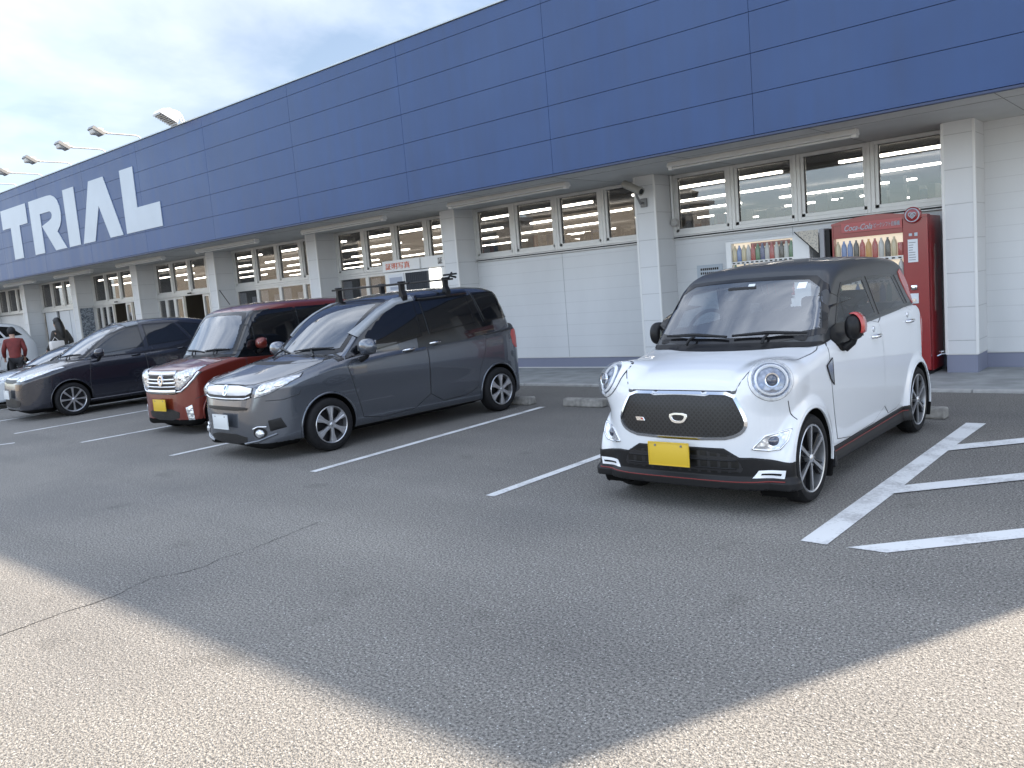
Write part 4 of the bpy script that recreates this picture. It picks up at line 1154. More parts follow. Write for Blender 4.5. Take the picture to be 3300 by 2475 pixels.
        panel(Fl, el(1.10), fr, 'lamp_rim', M['drl'], hl, .006, .010, .02, hole=el(.93), step=.016)
        panel(Fl, el(1.13), fr, 'lamp_gap', M['gap'], hl, .003, hole=el(1.08), step=.016)
        panel(Fl, el(.80), fr, 'light_ring', M['drl'], hl, .010, .006, .01, hole=el(.70), step=.016)
        g = MB(); c0 = C0 + D * 0
        k = march(Fl, fr[0][None], D); ctr = fr[0] + D * k[0]
        q = Vector(-D).to_track_quat('Z', 'Y').to_matrix()
        def lathe_at(g, prof, mi=0, off=(0, 0)):
            V = []; F = []; n = 24
            for r_, z_ in prof:
                for kk in range(n):
                    th = 2 * pi * kk / n; V.append(tuple(Vector(ctr) + q @ Vector((r_ * cos(th) + off[0], r_ * sin(th) + off[1], z_))))
            for i in range(len(prof) - 1):
                for kk in range(n): F.append((i * n + kk, i * n + (kk + 1) % n, (i + 1) * n + (kk + 1) % n, (i + 1) * n + kk))
            g.add(V, F, mi, True)
        lathe_at(g, [(0.0, .034), (.016, .031), (.030, .022), (.036, .010)], 0); lathe_at(g, [(.036, .022), (.044, .024), (.046, .008)], 1)
        g.build('projector', [M['lensball'], M['chrome']], hl)
        panel(Fl, el(.98), fr, 'lamp_cover', M['lens'], hl, .012, .030, .12, step=.018, rim=.002)
        # fog lamp
        fg = [(s * .50, .418), (s * .57, .495), (s * .705, .525), (s * .695, .46), (s * .655, .412), (s * .59, .405)]
        fo = panel(Fl, fg if s > 0 else fg[::-1], FR, 'fog_lamp', M['reflector'], t, .003, step=.02)
        fg2 = fg if s > 0 else fg[::-1]
        ribbon(Fl, fg2, FR, 'lamp_rim', M['chrome'], fo, .010, .004, True, .02, .003)
        bb = [(s * (.615 + .030 * cos(th)), .462 + .030 * sin(th)) for th in np.linspace(0, 2 * pi, 17)[:-1]]
        panel(Fl, bb, FR, 'lamp_bulb', M['lensball'], fo, .004, .014, .03, step=.012)
    # hood outline gap and hood panel
    hd = rnd([(.048, -.38), (.048, .38), (.13, .46), (.25, .50), (.36, .60), (.55, .64), (.74, .665), (.84, .64), (.80, 0), (.84, -.64), (.74, -.665), (.55, -.64), (.36, -.60), (.25, -.50), (.13, -.46)], 1)
    TP = frame3('top')
    h_ = panel(Fl, hd, TP, 'hood', PW_, t, .0035, step=.05, rim=.006)
    ribbon(Fl, inset(hd, -.003), TP, 'hood_gap', M['softgap'], h_, .008, .001, True)
    # grille
    gr = rnd([(-.385, .762), (-.2, .764), (.2, .764), (.385, .762), (.43, .69), (.475, .60), (.47, .545), (.42, .50), (.30, .470), (-.30, .470), (-.42, .50), (-.47, .545), (-.475, .60), (-.43, .69)], 1)
    gi = inset(gr, .013)
    gp = panel(Fl, gr, FR, 'grille', M['grid'], t, .002, step=.03)
    panel(Fl, inset(gr, -.006), FR, 'grille_frame', M['chrome'], gp, .004, .006, .008, hole=gi, step=.02)
    ribbon(Fl, [(-.37, .772), (0, .774), (.37, .772)], FR, 'hood_gap', M['gap'], t, .005, .0045)
    # emblem and sport badge
    em = [(-.062, .615), (.062, .615), (.058, .598), (.035, .572), (-.035, .572), (-.058, .598)]
    em2 = [(u * .72, .594 + (v - .594) * .55) for u, v in em]
    panel(Fl, rnd([(-.062, .632), (.062, .632), (.066, .60), (.036, .568), (-.036, .568), (-.066, .60)], 1), FR, 'emblem', M['chrome'], gp, .012, hole=rnd([(-.045, .621), (.045, .621), (.049, .602), (.028, .582), (-.028, .582), (-.049, .602)], 1), step=.012)
    panel(Fl, [(-.245 + .6 - .04 - .02, .0), (0, 0), (0, .01)], FR, 'x', M['gap'], gp, .0) if False else None
    panel(Fl, [(.335, .598), (.275, .598), (.262, .575), (.322, .575)], FR, 'badge', M['chrome'], gp, .012, step=.012)
    panel(Fl, [(.292, .592), (.272, .592), (.266, .582), (.286, .582)], FR, 'badge_mark', M['redpaint'], gp, .0145, step=.01, rim=.002)
    # lower black skirt with lip
    xf, xr, r, ra, hw = car.wh
    def Fsk(x, y, z):
        ay = np.abs(y)
        zb = .365 + .055 * np.clip((.42 - ay) / .10, 0, 1) - .03 * np.clip((ay - .5) / .22, 0, 1)
        lip = .010 + .030 * np.clip((.245 - z) / .03, 0, 1)
        F0 = car.low(x, y, np.maximum(z, .235), False) - lip
        d = np.sqrt((x - xf) ** 2 + (z - r) ** 2)
        return np.maximum(np.maximum(np.maximum(F0, z - zb), .165 - z), np.maximum(x - .42, ra + .003 - d))
    sk = solid(Fsk, ((-.12, .5), (-.82, .82), (.13, .46)), .0115, 'front_skirt', [M['black']], t, newton=2)
    Fs2 = lambda x, y, z: Fsk(x, y, z)
    it_ = rnd([(-.37, .40), (.37, .40), (.45, .30), (.42, .262), (-.42, .262), (-.45, .30)], 1)
    gi2 = panel(Fs2, it_, FR, 'lower_intake', grid_mat('intake_mesh', 14, rot=0), t, .002, step=.03)
    for z in (.295, .345): ribbon(Fs2, [(-.40, z), (.40, z)], FR, 'intake_bar', M['black'], gi2, .008, .004, h=.006)
    for s in (-1, 1):
        dl = [(s * .50, .238), (s * .535, .285), (s * .70, .290), (s * .69, .238)]
        dl = dl if s > 0 else dl[::-1]
        d1 = panel(Fs2, dl, FR, 'running_light', M['drl'], t, .004, .004, .01, step=.02)
        dm = [(s * .545, .258), (s * .55, .268), (s * .675, .270), (s * .67, .258)]; dm = dm if s > 0 else dm[::-1]
        panel(Fs2, dm, FR, 'light_strip', M['frit'], d1, .010, step=.02)
        g = MB()
    ribbon(Fs2, [(-.70, .222), (-.4, .215), (.4, .215), (.70, .222)], FR, 'red_pinstripe', M['stripe'], t, .005, .002, h=.002)
    plate(t, -.045, .05, .375, M['plate_y'], .31, .155)
    # side skirts
    def Fss(x, y, z):
        F0 = car.low(x, y, np.maximum(z, .25), False) - .008 - .012 * np.clip((.25 - z) / .05, 0, 1)
        d1 = np.sqrt((x - xf) ** 2 + (z - r) ** 2); d2 = np.sqrt((x - xr) ** 2 + (z - r) ** 2)
        return np.maximum(np.maximum(np.maximum(F0, z - .272 - .012 * (x - 1)), .165 - z), np.maximum(np.maximum(ra + .004 - d1, ra + .004 - d2), np.maximum(.6 - x, np.maximum(x - 2.9, .5 - np.abs(y)))))
    for s in (-1, 1):
        Fh = (lambda s: lambda x, y, z: np.maximum(Fss(x, y, z), .4 - s * y))(s)
        k = solid(Fh, ((.6, 2.9), (min(.4 * s, .85 * s), max(.4 * s, .85 * s)), (.13, .34)), .0125, 'side_skirt', [M['black']], t, newton=2)
        ribbon(Fh, [(.86, .235), (2.58, .252)], frame3('side', s), 'red_pinstripe', M['stripe'], k, .006, .002, h=.002)
    # interior
    seats(t, (1.62, 2.45), (-.34, .34), 1.05, 1.27)
    steering(t, 1.13, .34, 1.07, .17, .45)
    g = MB(); g.box(.80, 1.15, -.58, .58, .98, 1.045, bev=.03); g.build('dashboard', M['interior'], t)
    g = MB(); g.box(1.10, 1.16, -.09, .14, 1.33, 1.385, bev=.012); o = g.build('camera_unit', M['interior'], t)
    g = MB(); g.box(1.20, 1.23, -.11, .11, 1.26, 1.325, bev=.015); g.build('inside_mirror', M['interior'], t)
    # stickers on windscreen
    panel(car.cab, [(-.40, 1.345), (-.46, 1.345), (-.46, 1.385), (-.40, 1.385)][::-1], FR, 'window_sticker', M['drl'], t, .005, step=.02, rim=.001)
    panel(car.cab, [(-.02, 1.372), (-.07, 1.372), (-.07, 1.398), (-.02, 1.398)][::-1], FR, 'window_sticker', M['plate_w'], t, .005, step=.02, rim=.001)
    wiper(car, t, (.52, 1.045), (-.02, 1.035), (.30, .985), FR); wiper(car, t, (-.06, 1.04), (-.58, 1.04), (-.30, .985), FR)
    panel(car.F(), rnd([(-.66, .965), (.66, .965), (.68, 1.005), (-.68, 1.005)], 1), FR, 'cowl', M['black'], t, .006, step=.03)
    for x in (.49, 2.945):
        for s in (-1, 1): wheel(t, x, s * .722, .285, .165, .221, 6, 'cut', s)
    arch_lips(t, Fl, sp['wheels'], PW_)
    # rear details
    for s in (-1, 1):
        RR = frame3('rear')
        panel(Fl, [(s * .68, .72), (s * .68, .98), (s * .52, 1.0), (s * .52, .74)][::s], RR, 'tail_lamp', M['redpaint'], t, .006, .01, .03, step=.03)
    return t
white_car()
# ------------------------------------------------------------------ the other parked cars
M['darkglass'] = glass('privacy_glass', (.05, .055, .06), .3, 0, 1.55)
def simple_car(t, sp, body, roofm, h, doors, windows, lamps, ws, wsh, glassm=None, hood=None, spokes=6, style='fan', rimr=.212, detail=True):
    car = Car(t, sp); L, W, H = sp['dims']
    sp['holes'] = [('front', inset(ws, .03))]
    car.build(body, roofm, h)
    Fl = lambda x, y, z: car.low(x, y, z, False); F = car.F(); FR = frame3('front')
    window_set(car, ws, FR, glassm or M['windscreen'], 'windscreen', hole=wsh, off=.005)
    for s in (-1, 1):
        if s == 1 and not detail: continue
        S = frame3('side', s)
        for nm, w in windows:
            k = panel(F, w, S, nm, M['frit'], t, .008, hole=inset(w, .016), step=.04, rim=.006)
            panel(F, inset(w, .012), S, 'glass', M['glossblack'], k, .006, step=.05, rim=.001)
        for nm, d in doors:
            k = panel(Fl, inset(d, .003), S, nm, body, t, .0035, step=.06, rim=.006); ribbon(Fl, d, S, 'door_gap', M['gap'], k, .011, .001, True)
        for nm, poly, mt, off in lamps:
            p_ = [(s * u, v) for u, v in poly]; p_ = p_ if s > 0 else p_[::-1]
            k = panel(Fl, p_, FR, nm, mt, t, off, .006, .02, step=.022)
            if nm == 'headlight':
                ribbon(Fl, p_, FR, 'lamp_rim', M['gap'], k, .010, .003, True)
                c = np.mean(poly, 0)
                for (du, dv, rr) in ((-.06, -.01, .042), (.05, .02, .036)):
                    b_ = [(s * (c[0] + du + rr * cos(q)), c[1] + dv + rr * sin(q)) for q in np.linspace(0, 2 * pi, 17)[:-1]]
                    panel(Fl, b_, FR, 'lamp_bulb', M['chrome'], k, .008, .012, .03, step=.015)
                panel(Fl, p_, FR, 'lamp_cover', M['lens'], k, .020, .012, .06, step=.03, rim=.004)
        xf, xr, r, ra, hw = sp['wheels']
    for x in (sp['wheels'][0], sp['wheels'][1]):
        for s in (-1, 1): wheel(t, x, s * (sp['wheels'][4] - .004), sp['wheels'][2], .19, rimr, spokes, style, s)
    arch_lips(t, Fl, sp['wheels'], body, .0045)
    if hood:
        k = panel(Fl, hood, frame3('top'), 'hood', body, t, .0035, step=.07, rim=.006); ribbon(Fl, inset(hood, -.003), frame3('top'), 'hood_gap', M['gap'], k, .010, .001, True)
    return car, Fl, F, FR
M['glossblack'] = mat('dark_window', (.006, .007, .009), .04, spec=.7, coat=.3)

def handle_at(t, F, s, hx, hz, mt):
    k = march(F, np.array([[hx, 1.3 * s, hz]]), np.array([0, -s, 0.])); yy = 1.3 * s - s * k[0]
    g = MB(); g.tube([(hx - .09, yy + s * .002, hz - .004), (hx - .07, yy + s * .03, hz), (hx, yy + s * .04, hz + .004), (hx + .07, yy + s * .03, hz + .004), (hx + .09, yy + s * .002, hz + .002)], [.010, .014, .016, .014, .010], 10)
    g.build('door_handle', mt, t)

def silver_van():
    t = empty('parked_minivan', (-7.52, 4.31, 0), radians(90 - 2.5), .885)
    tag(t, 'dark grey minivan with roof rack bars, chrome grille and silver hubcaps', 'minivan', 'cars parked along the store')
    sp = dict(dims=(4.215, 1.695, 1.76),
        side_low=[(.04, .16), (0, .22), (-.02, .34), (-.015, .46), (0.0, .58), (.03, .66), (.055, .74), (.075, .81), (.12, .865), (.25, .915), (.5, .985), (.75, 1.05), (.95, 1.09), (1.3, 1.11), (2.4, 1.17), (3.4, 1.24), (3.9, 1.26), (4.08, 1.22), (4.13, 1.0), (4.17, .7), (4.215, .55), (4.2, .3), (4.1, .22), (3.6, .2), (.6, .18)],
        front_low=[(.68, .17), (.78, .20), (.815, .28), (.828, .36), (.832, .46), (.832, .58), (.843, .72), (.848, .80), (.842, .90), (.825, .99), (.80, 1.06), (.77, 1.16), (.73, 1.28), (.5, 1.33), (-1, 1.33), (-1, .05), (.6, .05), (.66, .12)],
        side_cab=[(.80, .96), (.93, 1.055), (1.25, 1.30), (1.55, 1.50), (1.8, 1.61), (2.1, 1.69), (2.5, 1.735), (3.0, 1.75), (3.5, 1.74), (3.78, 1.71), (3.92, 1.65), (3.99, 1.5), (4.07, 1.25), (4.12, 1.08), (4.05, .96)],
        front_cab=[(.80, .88), (.81, 1.0), (.80, 1.12), (.755, 1.35), (.70, 1.56), (.665, 1.65), (.60, 1.73), (.45, 1.77), (.2, 1.80), (-1, 1.80), (-1, .8), (.75, .8)],
        plan=[(0, -1), (0, .2), (.025, .40), (.08, .56), (.18, .68), (.34, .775), (.55, .825), (.85, .8475), (3.5, .8475), (3.85, .83), (4.06, .77), (4.17, .62), (4.215, .35), (4.215, -1)],
        wheels=(.83, 3.60, .30, .355, .846), crown=.13, blackout=lambda p, n: (p[:, 2] < 1.61) & (np.abs(n[:, 1]) > .6) & (p[:, 0] > 2.22) & (p[:, 0] < 3.6), cab_x0=.8, cab_mid=2.3, cab_k=.38, cab_crown=.08, ctf=.055, ctr=.02, cab_kr=.25, r1=.10, r2=.07, cr=.07)
    ws = rnd([(-.70, 1.04), (.70, 1.04), (.685, 1.2), (.60, 1.56), (.585, 1.63), (.3, 1.655), (-.3, 1.655), (-.585, 1.63), (-.60, 1.56), (-.685, 1.2)], 1)
    wsh = rnd([(-.64, 1.10), (.64, 1.10), (.63, 1.2), (.56, 1.54), (.53, 1.595), (.3, 1.61), (-.3, 1.61), (-.53, 1.595), (-.56, 1.54), (-.63, 1.2)], 1)
    body = paint('grey_metallic', (.115, .128, .152), .75, .24)
    doors = [('front_door', rnd([(1.31, .25), (1.25, .5), (1.18, .76), (1.12, .97), (1.5, 1.02), (2.34, 1.125), (2.36, .8), (2.33, .30)], 1)),
             ('sliding_door', rnd([(2.345, .30), (2.37, .8), (2.35, 1.13), (3.32, 1.20), (3.40, 1.0), (3.34, .80), (3.22, .6), (3.17, .33)], 1))]
    windows = [('front_side_window', rnd([(1.14, 1.0), (1.42, 1.28), (1.75, 1.47), (2.02, 1.57), (2.29, 1.60), (2.31, 1.15), (1.7, 1.07)], 0)),
               ('quarter_window', [(1.03, .985), (1.005, 1.07), (1.10, 1.135), (1.125, 1.0)]),
               ('sliding_door_window', rnd([(2.39, 1.585), (3.22, 1.61), (3.27, 1.235), (2.43, 1.165)], 0)),
               ('rear_quarter_window', rnd([(3.33, 1.635), (3.83, 1.625), (4.01, 1.27), (3.46, 1.23)], 0))]
    hl = [(.53, .70), (.55, .79), (.61, .845), (.70, .89), (.77, .915), (.785, .88), (.765, .815), (.70, .755), (.62, .72)]
    lamps = [('headlight', hl, M['reflector'], .004),
             ('side_intake', [(.655, .33), (.645, .45), (.73, .47), (.755, .36)], M['black'], .003)]
    hood = rnd([(.115, -.45), (.10, 0), (.115, .45), (.22, .56), (.42, .68), (.70, .735), (.93, .72), (.86, .5), (.82, 0), (.86, -.5), (.93, -.72), (.70, -.735), (.42, -.68), (.22, -.56)], 1)
    car, Fl, F, FR = simple_car(t, sp, body, body, .019, doors, windows, lamps, ws, wsh, hood=hood)
    S = {s: frame3('side', s) for s in (-1, 1)}
    # grille
    gr = rnd([(-.505, .835), (.505, .835), (.495, .72), (.38, .668), (-.38, .668), (-.495, .72)], 1)
    g_ = panel(Fl, gr, FR, 'grille', M['black'], t, .003, step=.03)
    panel(Fl, rnd([(-.49, .825), (.49, .825), (.485, .735), (.2, .722), (-.2, .722), (-.485, .735)], 1), FR, 'grille_bar', M['drl'], g_, .012, .012, .03, step=.03)
    ribbon(Fl, [(-.48, .712), (-.38, .690), (0, .684), (.38, .690), (.48, .712)], FR, 'chrome_strip', M['chrome'], g_, .016, .010, h=.006)
    # emblem: ring with an upright H
    em = panel(Fl, rnd([(-.055, .825), (.055, .825), (.048, .72), (-.048, .72)], 1), FR, 'emblem', M['chrome'], g_, .030, hole=rnd([(-.043, .815), (.043, .815), (.037, .73), (-.037, .73)], 1), step=.012)
    for a in ([(-.032, .812), (-.016, .812), (-.012, .735), (-.026, .735)], [(.016, .812), (.032, .812), (.026, .735), (.012, .735)], [(-.016, .780), (.016, .780), (.016, .766), (-.016, .766)]):
        panel(Fl, a, FR, 'emblem_bar', M['gap'] if False else M['chrome'], em, .032, step=.012)
    panel(Fl, rnd([(-.048, .82), (.048, .82), (.042, .727), (-.042, .727)], 1), FR, 'emblem_back', M['frit'], em, .027, step=.02)
    # lower intake, fogs, lip
    panel(Fl, rnd([(-.40, .30), (.40, .30), (.36, .19), (-.36, .19)], 1), FR, 'lower_intake', M['grid'], t, .003, step=.04)
    panel(Fl, rnd([(-.46, .60), (-.2, .605), (.2, .605), (.46, .60), (.40, .56), (-.40, .56)], 1), FR, 'bumper_slot', M['black'], t, .003, step=.04)
    for s in (-1, 1):
        c_ = [(s * (.56 + .045 * cos(q)), .315 + .045 * sin(q)) for q in np.linspace(0, 2 * pi, 21)[:-1]]
        k = panel(Fl, [(s * (.56 + .07 * cos(q)), .32 + .06 * sin(q)) for q in np.linspace(0, 2 * pi, 21)[:-1]], FR, 'fog_lamp', M['black'], t, .003, step=.02)
        panel(Fl, c_, FR, 'lamp_bulb', M['reflector'], k, .010, .02, .04, step=.015)
        ribbon(Fl, [(s * .49, .365), (s * .55, .39), (s * .63, .385)], FR, 'chrome_strip', M['chrome'], k, .012, .006, h=.006)
        ribbon(Fl, [(s * .34, .20), (s * .55, .235), (s * .70, .30)], FR, 'bumper_blade', body, t, .02, .002, h=.014)
        handle_at(t, Fl, s, 2.06, 1.01, M['chrome']); handle_at(t, Fl, s, 2.50, 1.05, M['chrome'])
        for hx, hz in ((2.06, 1.01), (2.50, 1.05)): panel(Fl, [(hx + .085 * cos(q), hz - .004 + .034 * sin(q)) for q in np.linspace(0, 2 * pi, 21)[:-1]], S[s], 'handle_recess_shade', M['gap'], t, .0045, step=.03, rim=.003)  # dark ellipse paints the shade of the handle recess
        mirror(t, 1.34, s * .955, 1.12, s, body, (.085, .13, .095), lamp=True)
        # visors
        v = ribbon(F, [(1.36, 1.245), (1.55, 1.37), (1.76, 1.49), (2.02, 1.59), (2.29, 1.622)], S[s], 'window_visor', M['smoke'] if 'smoke' in M else M['chrome'], t, .060, .004, h=.022)
        ribbon(F, [(2.36, 1.62), (2.45, 1.615), (3.23, 1.64)], S[s], 'window_visor', M['glossblack'], t, .055, .004, h=.022)
        ribbon(Fl, [(3.40, 1.065), (4.0, 1.10)], S[s], 'door_rail', M['gap'], t, .020, .0015)
        ribbon(F, [(3.30, 1.66), (3.42, 1.23)], S[s], 'pillar_trim', M['chrome'] if False else M['gap'], t, .010, .002)
        ribbon(Fl, [(.10 + .05, .665), (.30, .66), (.48, .70), (.50, .74)], S[s], 'bumper_gap', M['gap'], t, .007, .0015)
        panel(F, rnd([(3.93, .84), (3.90, 1.08), (4.06, 1.10), (4.11, .95), (4.13, .82)], 1), S[s], 'tail_lamp', M['redpaint'], t, .004, step=.04)
        # roof rack
    for x in (2.17, 2.90):
        r_ = empty('roof_rack_bar', (x, 0, 0)); r_.parent = t
        g = MB(); z = 1.815 if x < 2.5 else 1.83; g.box(-.016, .016, -.80, .80, z - .012, z + .012, bev=.006); g.build('cross_bar', M['black'], r_)
        for s in (-1, 1):
            g = MB(); g.prism([(s * .62, z - .19), (s * .70, z - .22), (s * .71, z - .15), (s * .675, z - .08), (s * .675, z - .01), (s * .635, z - .01), (s * .635, z - .10)], -.035, .035, 'yz'); g.box(-.03, .03, s * .66 - .05, s * .66 + .05, z + .012, z + .03, bev=.008)
            g.build('rack_foot', M['black'], r_)
    g = MB(); g.tube([(2.85, -.78, 1.84), (2.95, -.74, 1.91), (2.93, -.74, 1.87), (3.02, -.74, 1.85)], .014, 8); g.tube([(2.82, -.72, 1.885), (3.0, -.78, 1.895)], .012, 8); g.build('rack_clamp', M['black'], t)
    plate(t, -.045, 0.02, .44, M['plate_w'])
    seats(t, (1.95,), (-.38, .38), 1.15, 1.38); steering(t, 1.45, .38, 1.15, .18, .45)
    g = MB(); g.box(1.1, 1.45, -.66, .66, 1.0, 1.10, bev=.04); g.build('dashboard', M['interior'], t)
    wiper(car, t, (.62, 1.13), (.02, 1.085), (.10, 1.05), FR, .015); wiper(car, t, (0.0, 1.10), (-.58, 1.12), (-.50, 1.05), FR, .015)
    panel(F, rnd([(-.70, 1.0), (.70, 1.0), (.72, 1.05), (0, 1.075), (-.72, 1.05)], 1), FR, 'cowl', M['black'], t, .004, step=.04)
    return t
M['smoke'] = mat('smoked_acrylic', (.26, .28, .30), .25, coat=.5)
silver_van()

def red_car():
    t = empty('parked_box_car', (-10.12, 4.98, 0), radians(90 + 2.0), .89)
    tag(t, 'tall dark red boxy car with big chrome grille and upright windscreen', 'car', 'cars parked along the store')
    sp = dict(dims=(3.395, 1.475, 1.78),
        side_low=[(.05, .13), (.0, .20), (-.02, .34), (-.015, .50), (.0, .64), (.015, .76), (.035, .85), (.09, .905), (.22, .945), (.45, .985), (.7, 1.03), (1.0, 1.05), (2.0, 1.06), (3.1, 1.08), (3.28, 1.05), (3.36, .8), (3.39, .4), (3.32, .2), (3.0, .17), (.5, .15)],
        front_low=[(.60, .15), (.69, .20), (.715, .35), (.73, .55), (.737, .75), (.73, .90), (.712, 1.0), (.69, 1.08), (.6, 1.14), (-1, 1.14), (-1, .0), (.5, .0)],
        side_cab=[(.60, .95), (.69, 1.03), (.86, 1.26), (1.03, 1.50), (1.14, 1.63), (1.30, 1.70), (1.6, 1.745), (2.1, 1.765), (2.7, 1.76), (3.05, 1.73), (3.2, 1.67), (3.29, 1.4), (3.34, 1.1), (3.3, .95)],
        front_cab=[(.72, .9), (.72, 1.05), (.69, 1.3), (.655, 1.55), (.635, 1.64), (.59, 1.72), (.48, 1.77), (.2, 1.80), (-1, 1.80), (-1, .85), (.7, .85)],
        plan=[(0, -1), (0, .28), (.03, .47), (.09, .60), (.20, .685), (.40, .727), (.7, .7375), (3.0, .7375), (3.25, .70), (3.36, .56), (3.395, .3), (3.395, -1)],
        wheels=(.55, 2.99, .285, .33, .73), crown=.08, blackout=lambda p, n: (p[:, 2] < 1.635) & ((np.abs(n[:, 1]) > .45) | (p[:, 0] < 1.3)), cab_x0=.6, cab_mid=1.7, cab_k=.22, cab_crown=.07, ctf=.03, ctr=.03, cab_kr=.1, r1=.06, r2=.06, cr=.07)
    ws = rnd([(-.65, 1.05), (.65, 1.05), (.64, 1.2), (.575, 1.60), (.3, 1.63), (-.3, 1.63), (-.575, 1.60), (-.64, 1.2)], 1)
    wsh = rnd([(-.59, 1.09), (.59, 1.09), (.585, 1.2), (.53, 1.56), (.3, 1.585), (-.3, 1.585), (-.53, 1.56), (-.585, 1.2)], 1)
    body = paint('dark_red', (.15, .018, .010), .35, .3)
    doors = [('front_door', rnd([(1.05, .25), (.98, .5), (.95, .95), (.97, 1.03), (1.9, 1.045), (1.93, .6), (1.93, .28)], 1)), ('sliding_door', rnd([(1.94, .28), (1.94, .6), (1.91, 1.045), (2.75, 1.055), (2.8, .8), (2.62, .6), (2.58, .3)], 1))]
    windows = [('quarter_window', [(.82, 1.075), (.99, 1.36), (1.04, 1.44), (1.10, 1.44), (1.10, 1.075)]), ('front_side_window', [(1.13, 1.07), (1.15, 1.55), (1.24, 1.62), (1.90, 1.635), (1.92, 1.07)]),
               ('sliding_door_window', [(1.96, 1.07), (1.95, 1.635), (2.62, 1.63), (2.72, 1.08)]), ('rear_quarter_window', [(2.76, 1.09), (2.67, 1.62), (3.02, 1.60), (3.18, 1.12)])]
    hl = [(.35, .65), (.34, .86), (.47, .885), (.59, .915), (.665, .932), (.67, .89), (.63, .79), (.55, .70), (.44, .63)]
    lamps = [('headlight', hl, M['reflector'], .004), ('fog_lamp', [(.54, .21), (.51, .38), (.60, .42), (.61, .21)], M['reflector'], .004)]
    hood = rnd([(.09, -.40), (.09, .40), (.16, .58), (.38, .66), (.66, .67), (.64, 0), (.66, -.67), (.38, -.66), (.16, -.58)], 1)
    car, Fl, F, FR = simple_car(t, sp, body, body, .021, doors, windows, lamps, ws, wsh, hood=hood, spokes=8, style='slim')
    gr = rnd([(-.365, .885), (.365, .885), (.39, .72), (.42, .60), (.30, .565), (-.30, .565), (-.42, .60), (-.39, .72)], 0)
    g_ = panel(Fl, gr, FR, 'grille', M['black'], t, .003, step=.03)
    for (z, w_, k) in ((.855, .055, .36), (.775, .022, .35), (.725, .030, .37), (.675, .018, .38), (.605, .055, .37)):
        ribbon(Fl, [(-k, z), (-k / 2, z - .006), (0, z - .008), (k / 2, z - .006), (k, z)], FR, 'grille_bar', M['chrome'], g_, w_, .006, h=.012)
    panel(Fl, [(.062 * cos(q), .755 + .072 * sin(q)) for q in np.linspace(0, 2 * pi, 25)[:-1]], FR, 'emblem', M['chrome'], g_, .024, hole=[(.040 * cos(q), .755 + .050 * sin(q)) for q in np.linspace(0, 2 * pi, 25)[:-1]], step=.015)
    for s in (-1, 1):
        p_ = [(s * u, v) for u, v in [(.36, .60), (.47, .61), (.57, .68), (.64, .77), (.68, .86)]]
        ribbon(Fl, p_, FR, 'chrome_strip', M['chrome'], t, .022, .005, h=.008)
        handle_at(t, Fl, s, 1.78, .93, M['chrome']); mirror(t, 1.16, s * .83, 1.16, s, body, (.09, .08, .08), lamp=True)
        ribbon(Fl, [(.14, .50), (.30, .55), (.36, .60)], frame3('side', s), 'bumper_gap', M['gap'], t, .008, .0015)
    panel(Fl, rnd([(-.40, .36), (.40, .36), (.36, .20), (-.36, .20)], 1), FR, 'lower_intake', M['grid'], t, .003, step=.04)
    plate(t, -.045, 0, .42, M['plate_y'])
    g = MB(); g.tube([(1.45, .30, 1.75), (1.30, .30, 1.98)], .006, 6); g.build('antenna', M['black'], t)
    seats(t, (1.65,), (-.34, .34), 1.15, 1.42); steering(t, 1.08, .34, 1.12, .17, .4)
    g = MB(); g.box(.85, 1.15, -.6, .6, 1.0, 1.09, bev=.03); g.build('dashboard', M['interior'], t)
    wiper(car, t, (.56, 1.10), (-.02, 1.08), (.25, 1.03), FR, .012); wiper(car, t, (-.05, 1.09), (-.55, 1.10), (-.3, 1.03), FR, .012)
    panel(F, rnd([(-.66, 1.0), (.66, 1.0), (.68, 1.05), (-.68, 1.05)], 1), FR, 'cowl', M['black'], t, .004, step=.04)
    return t
red_car()

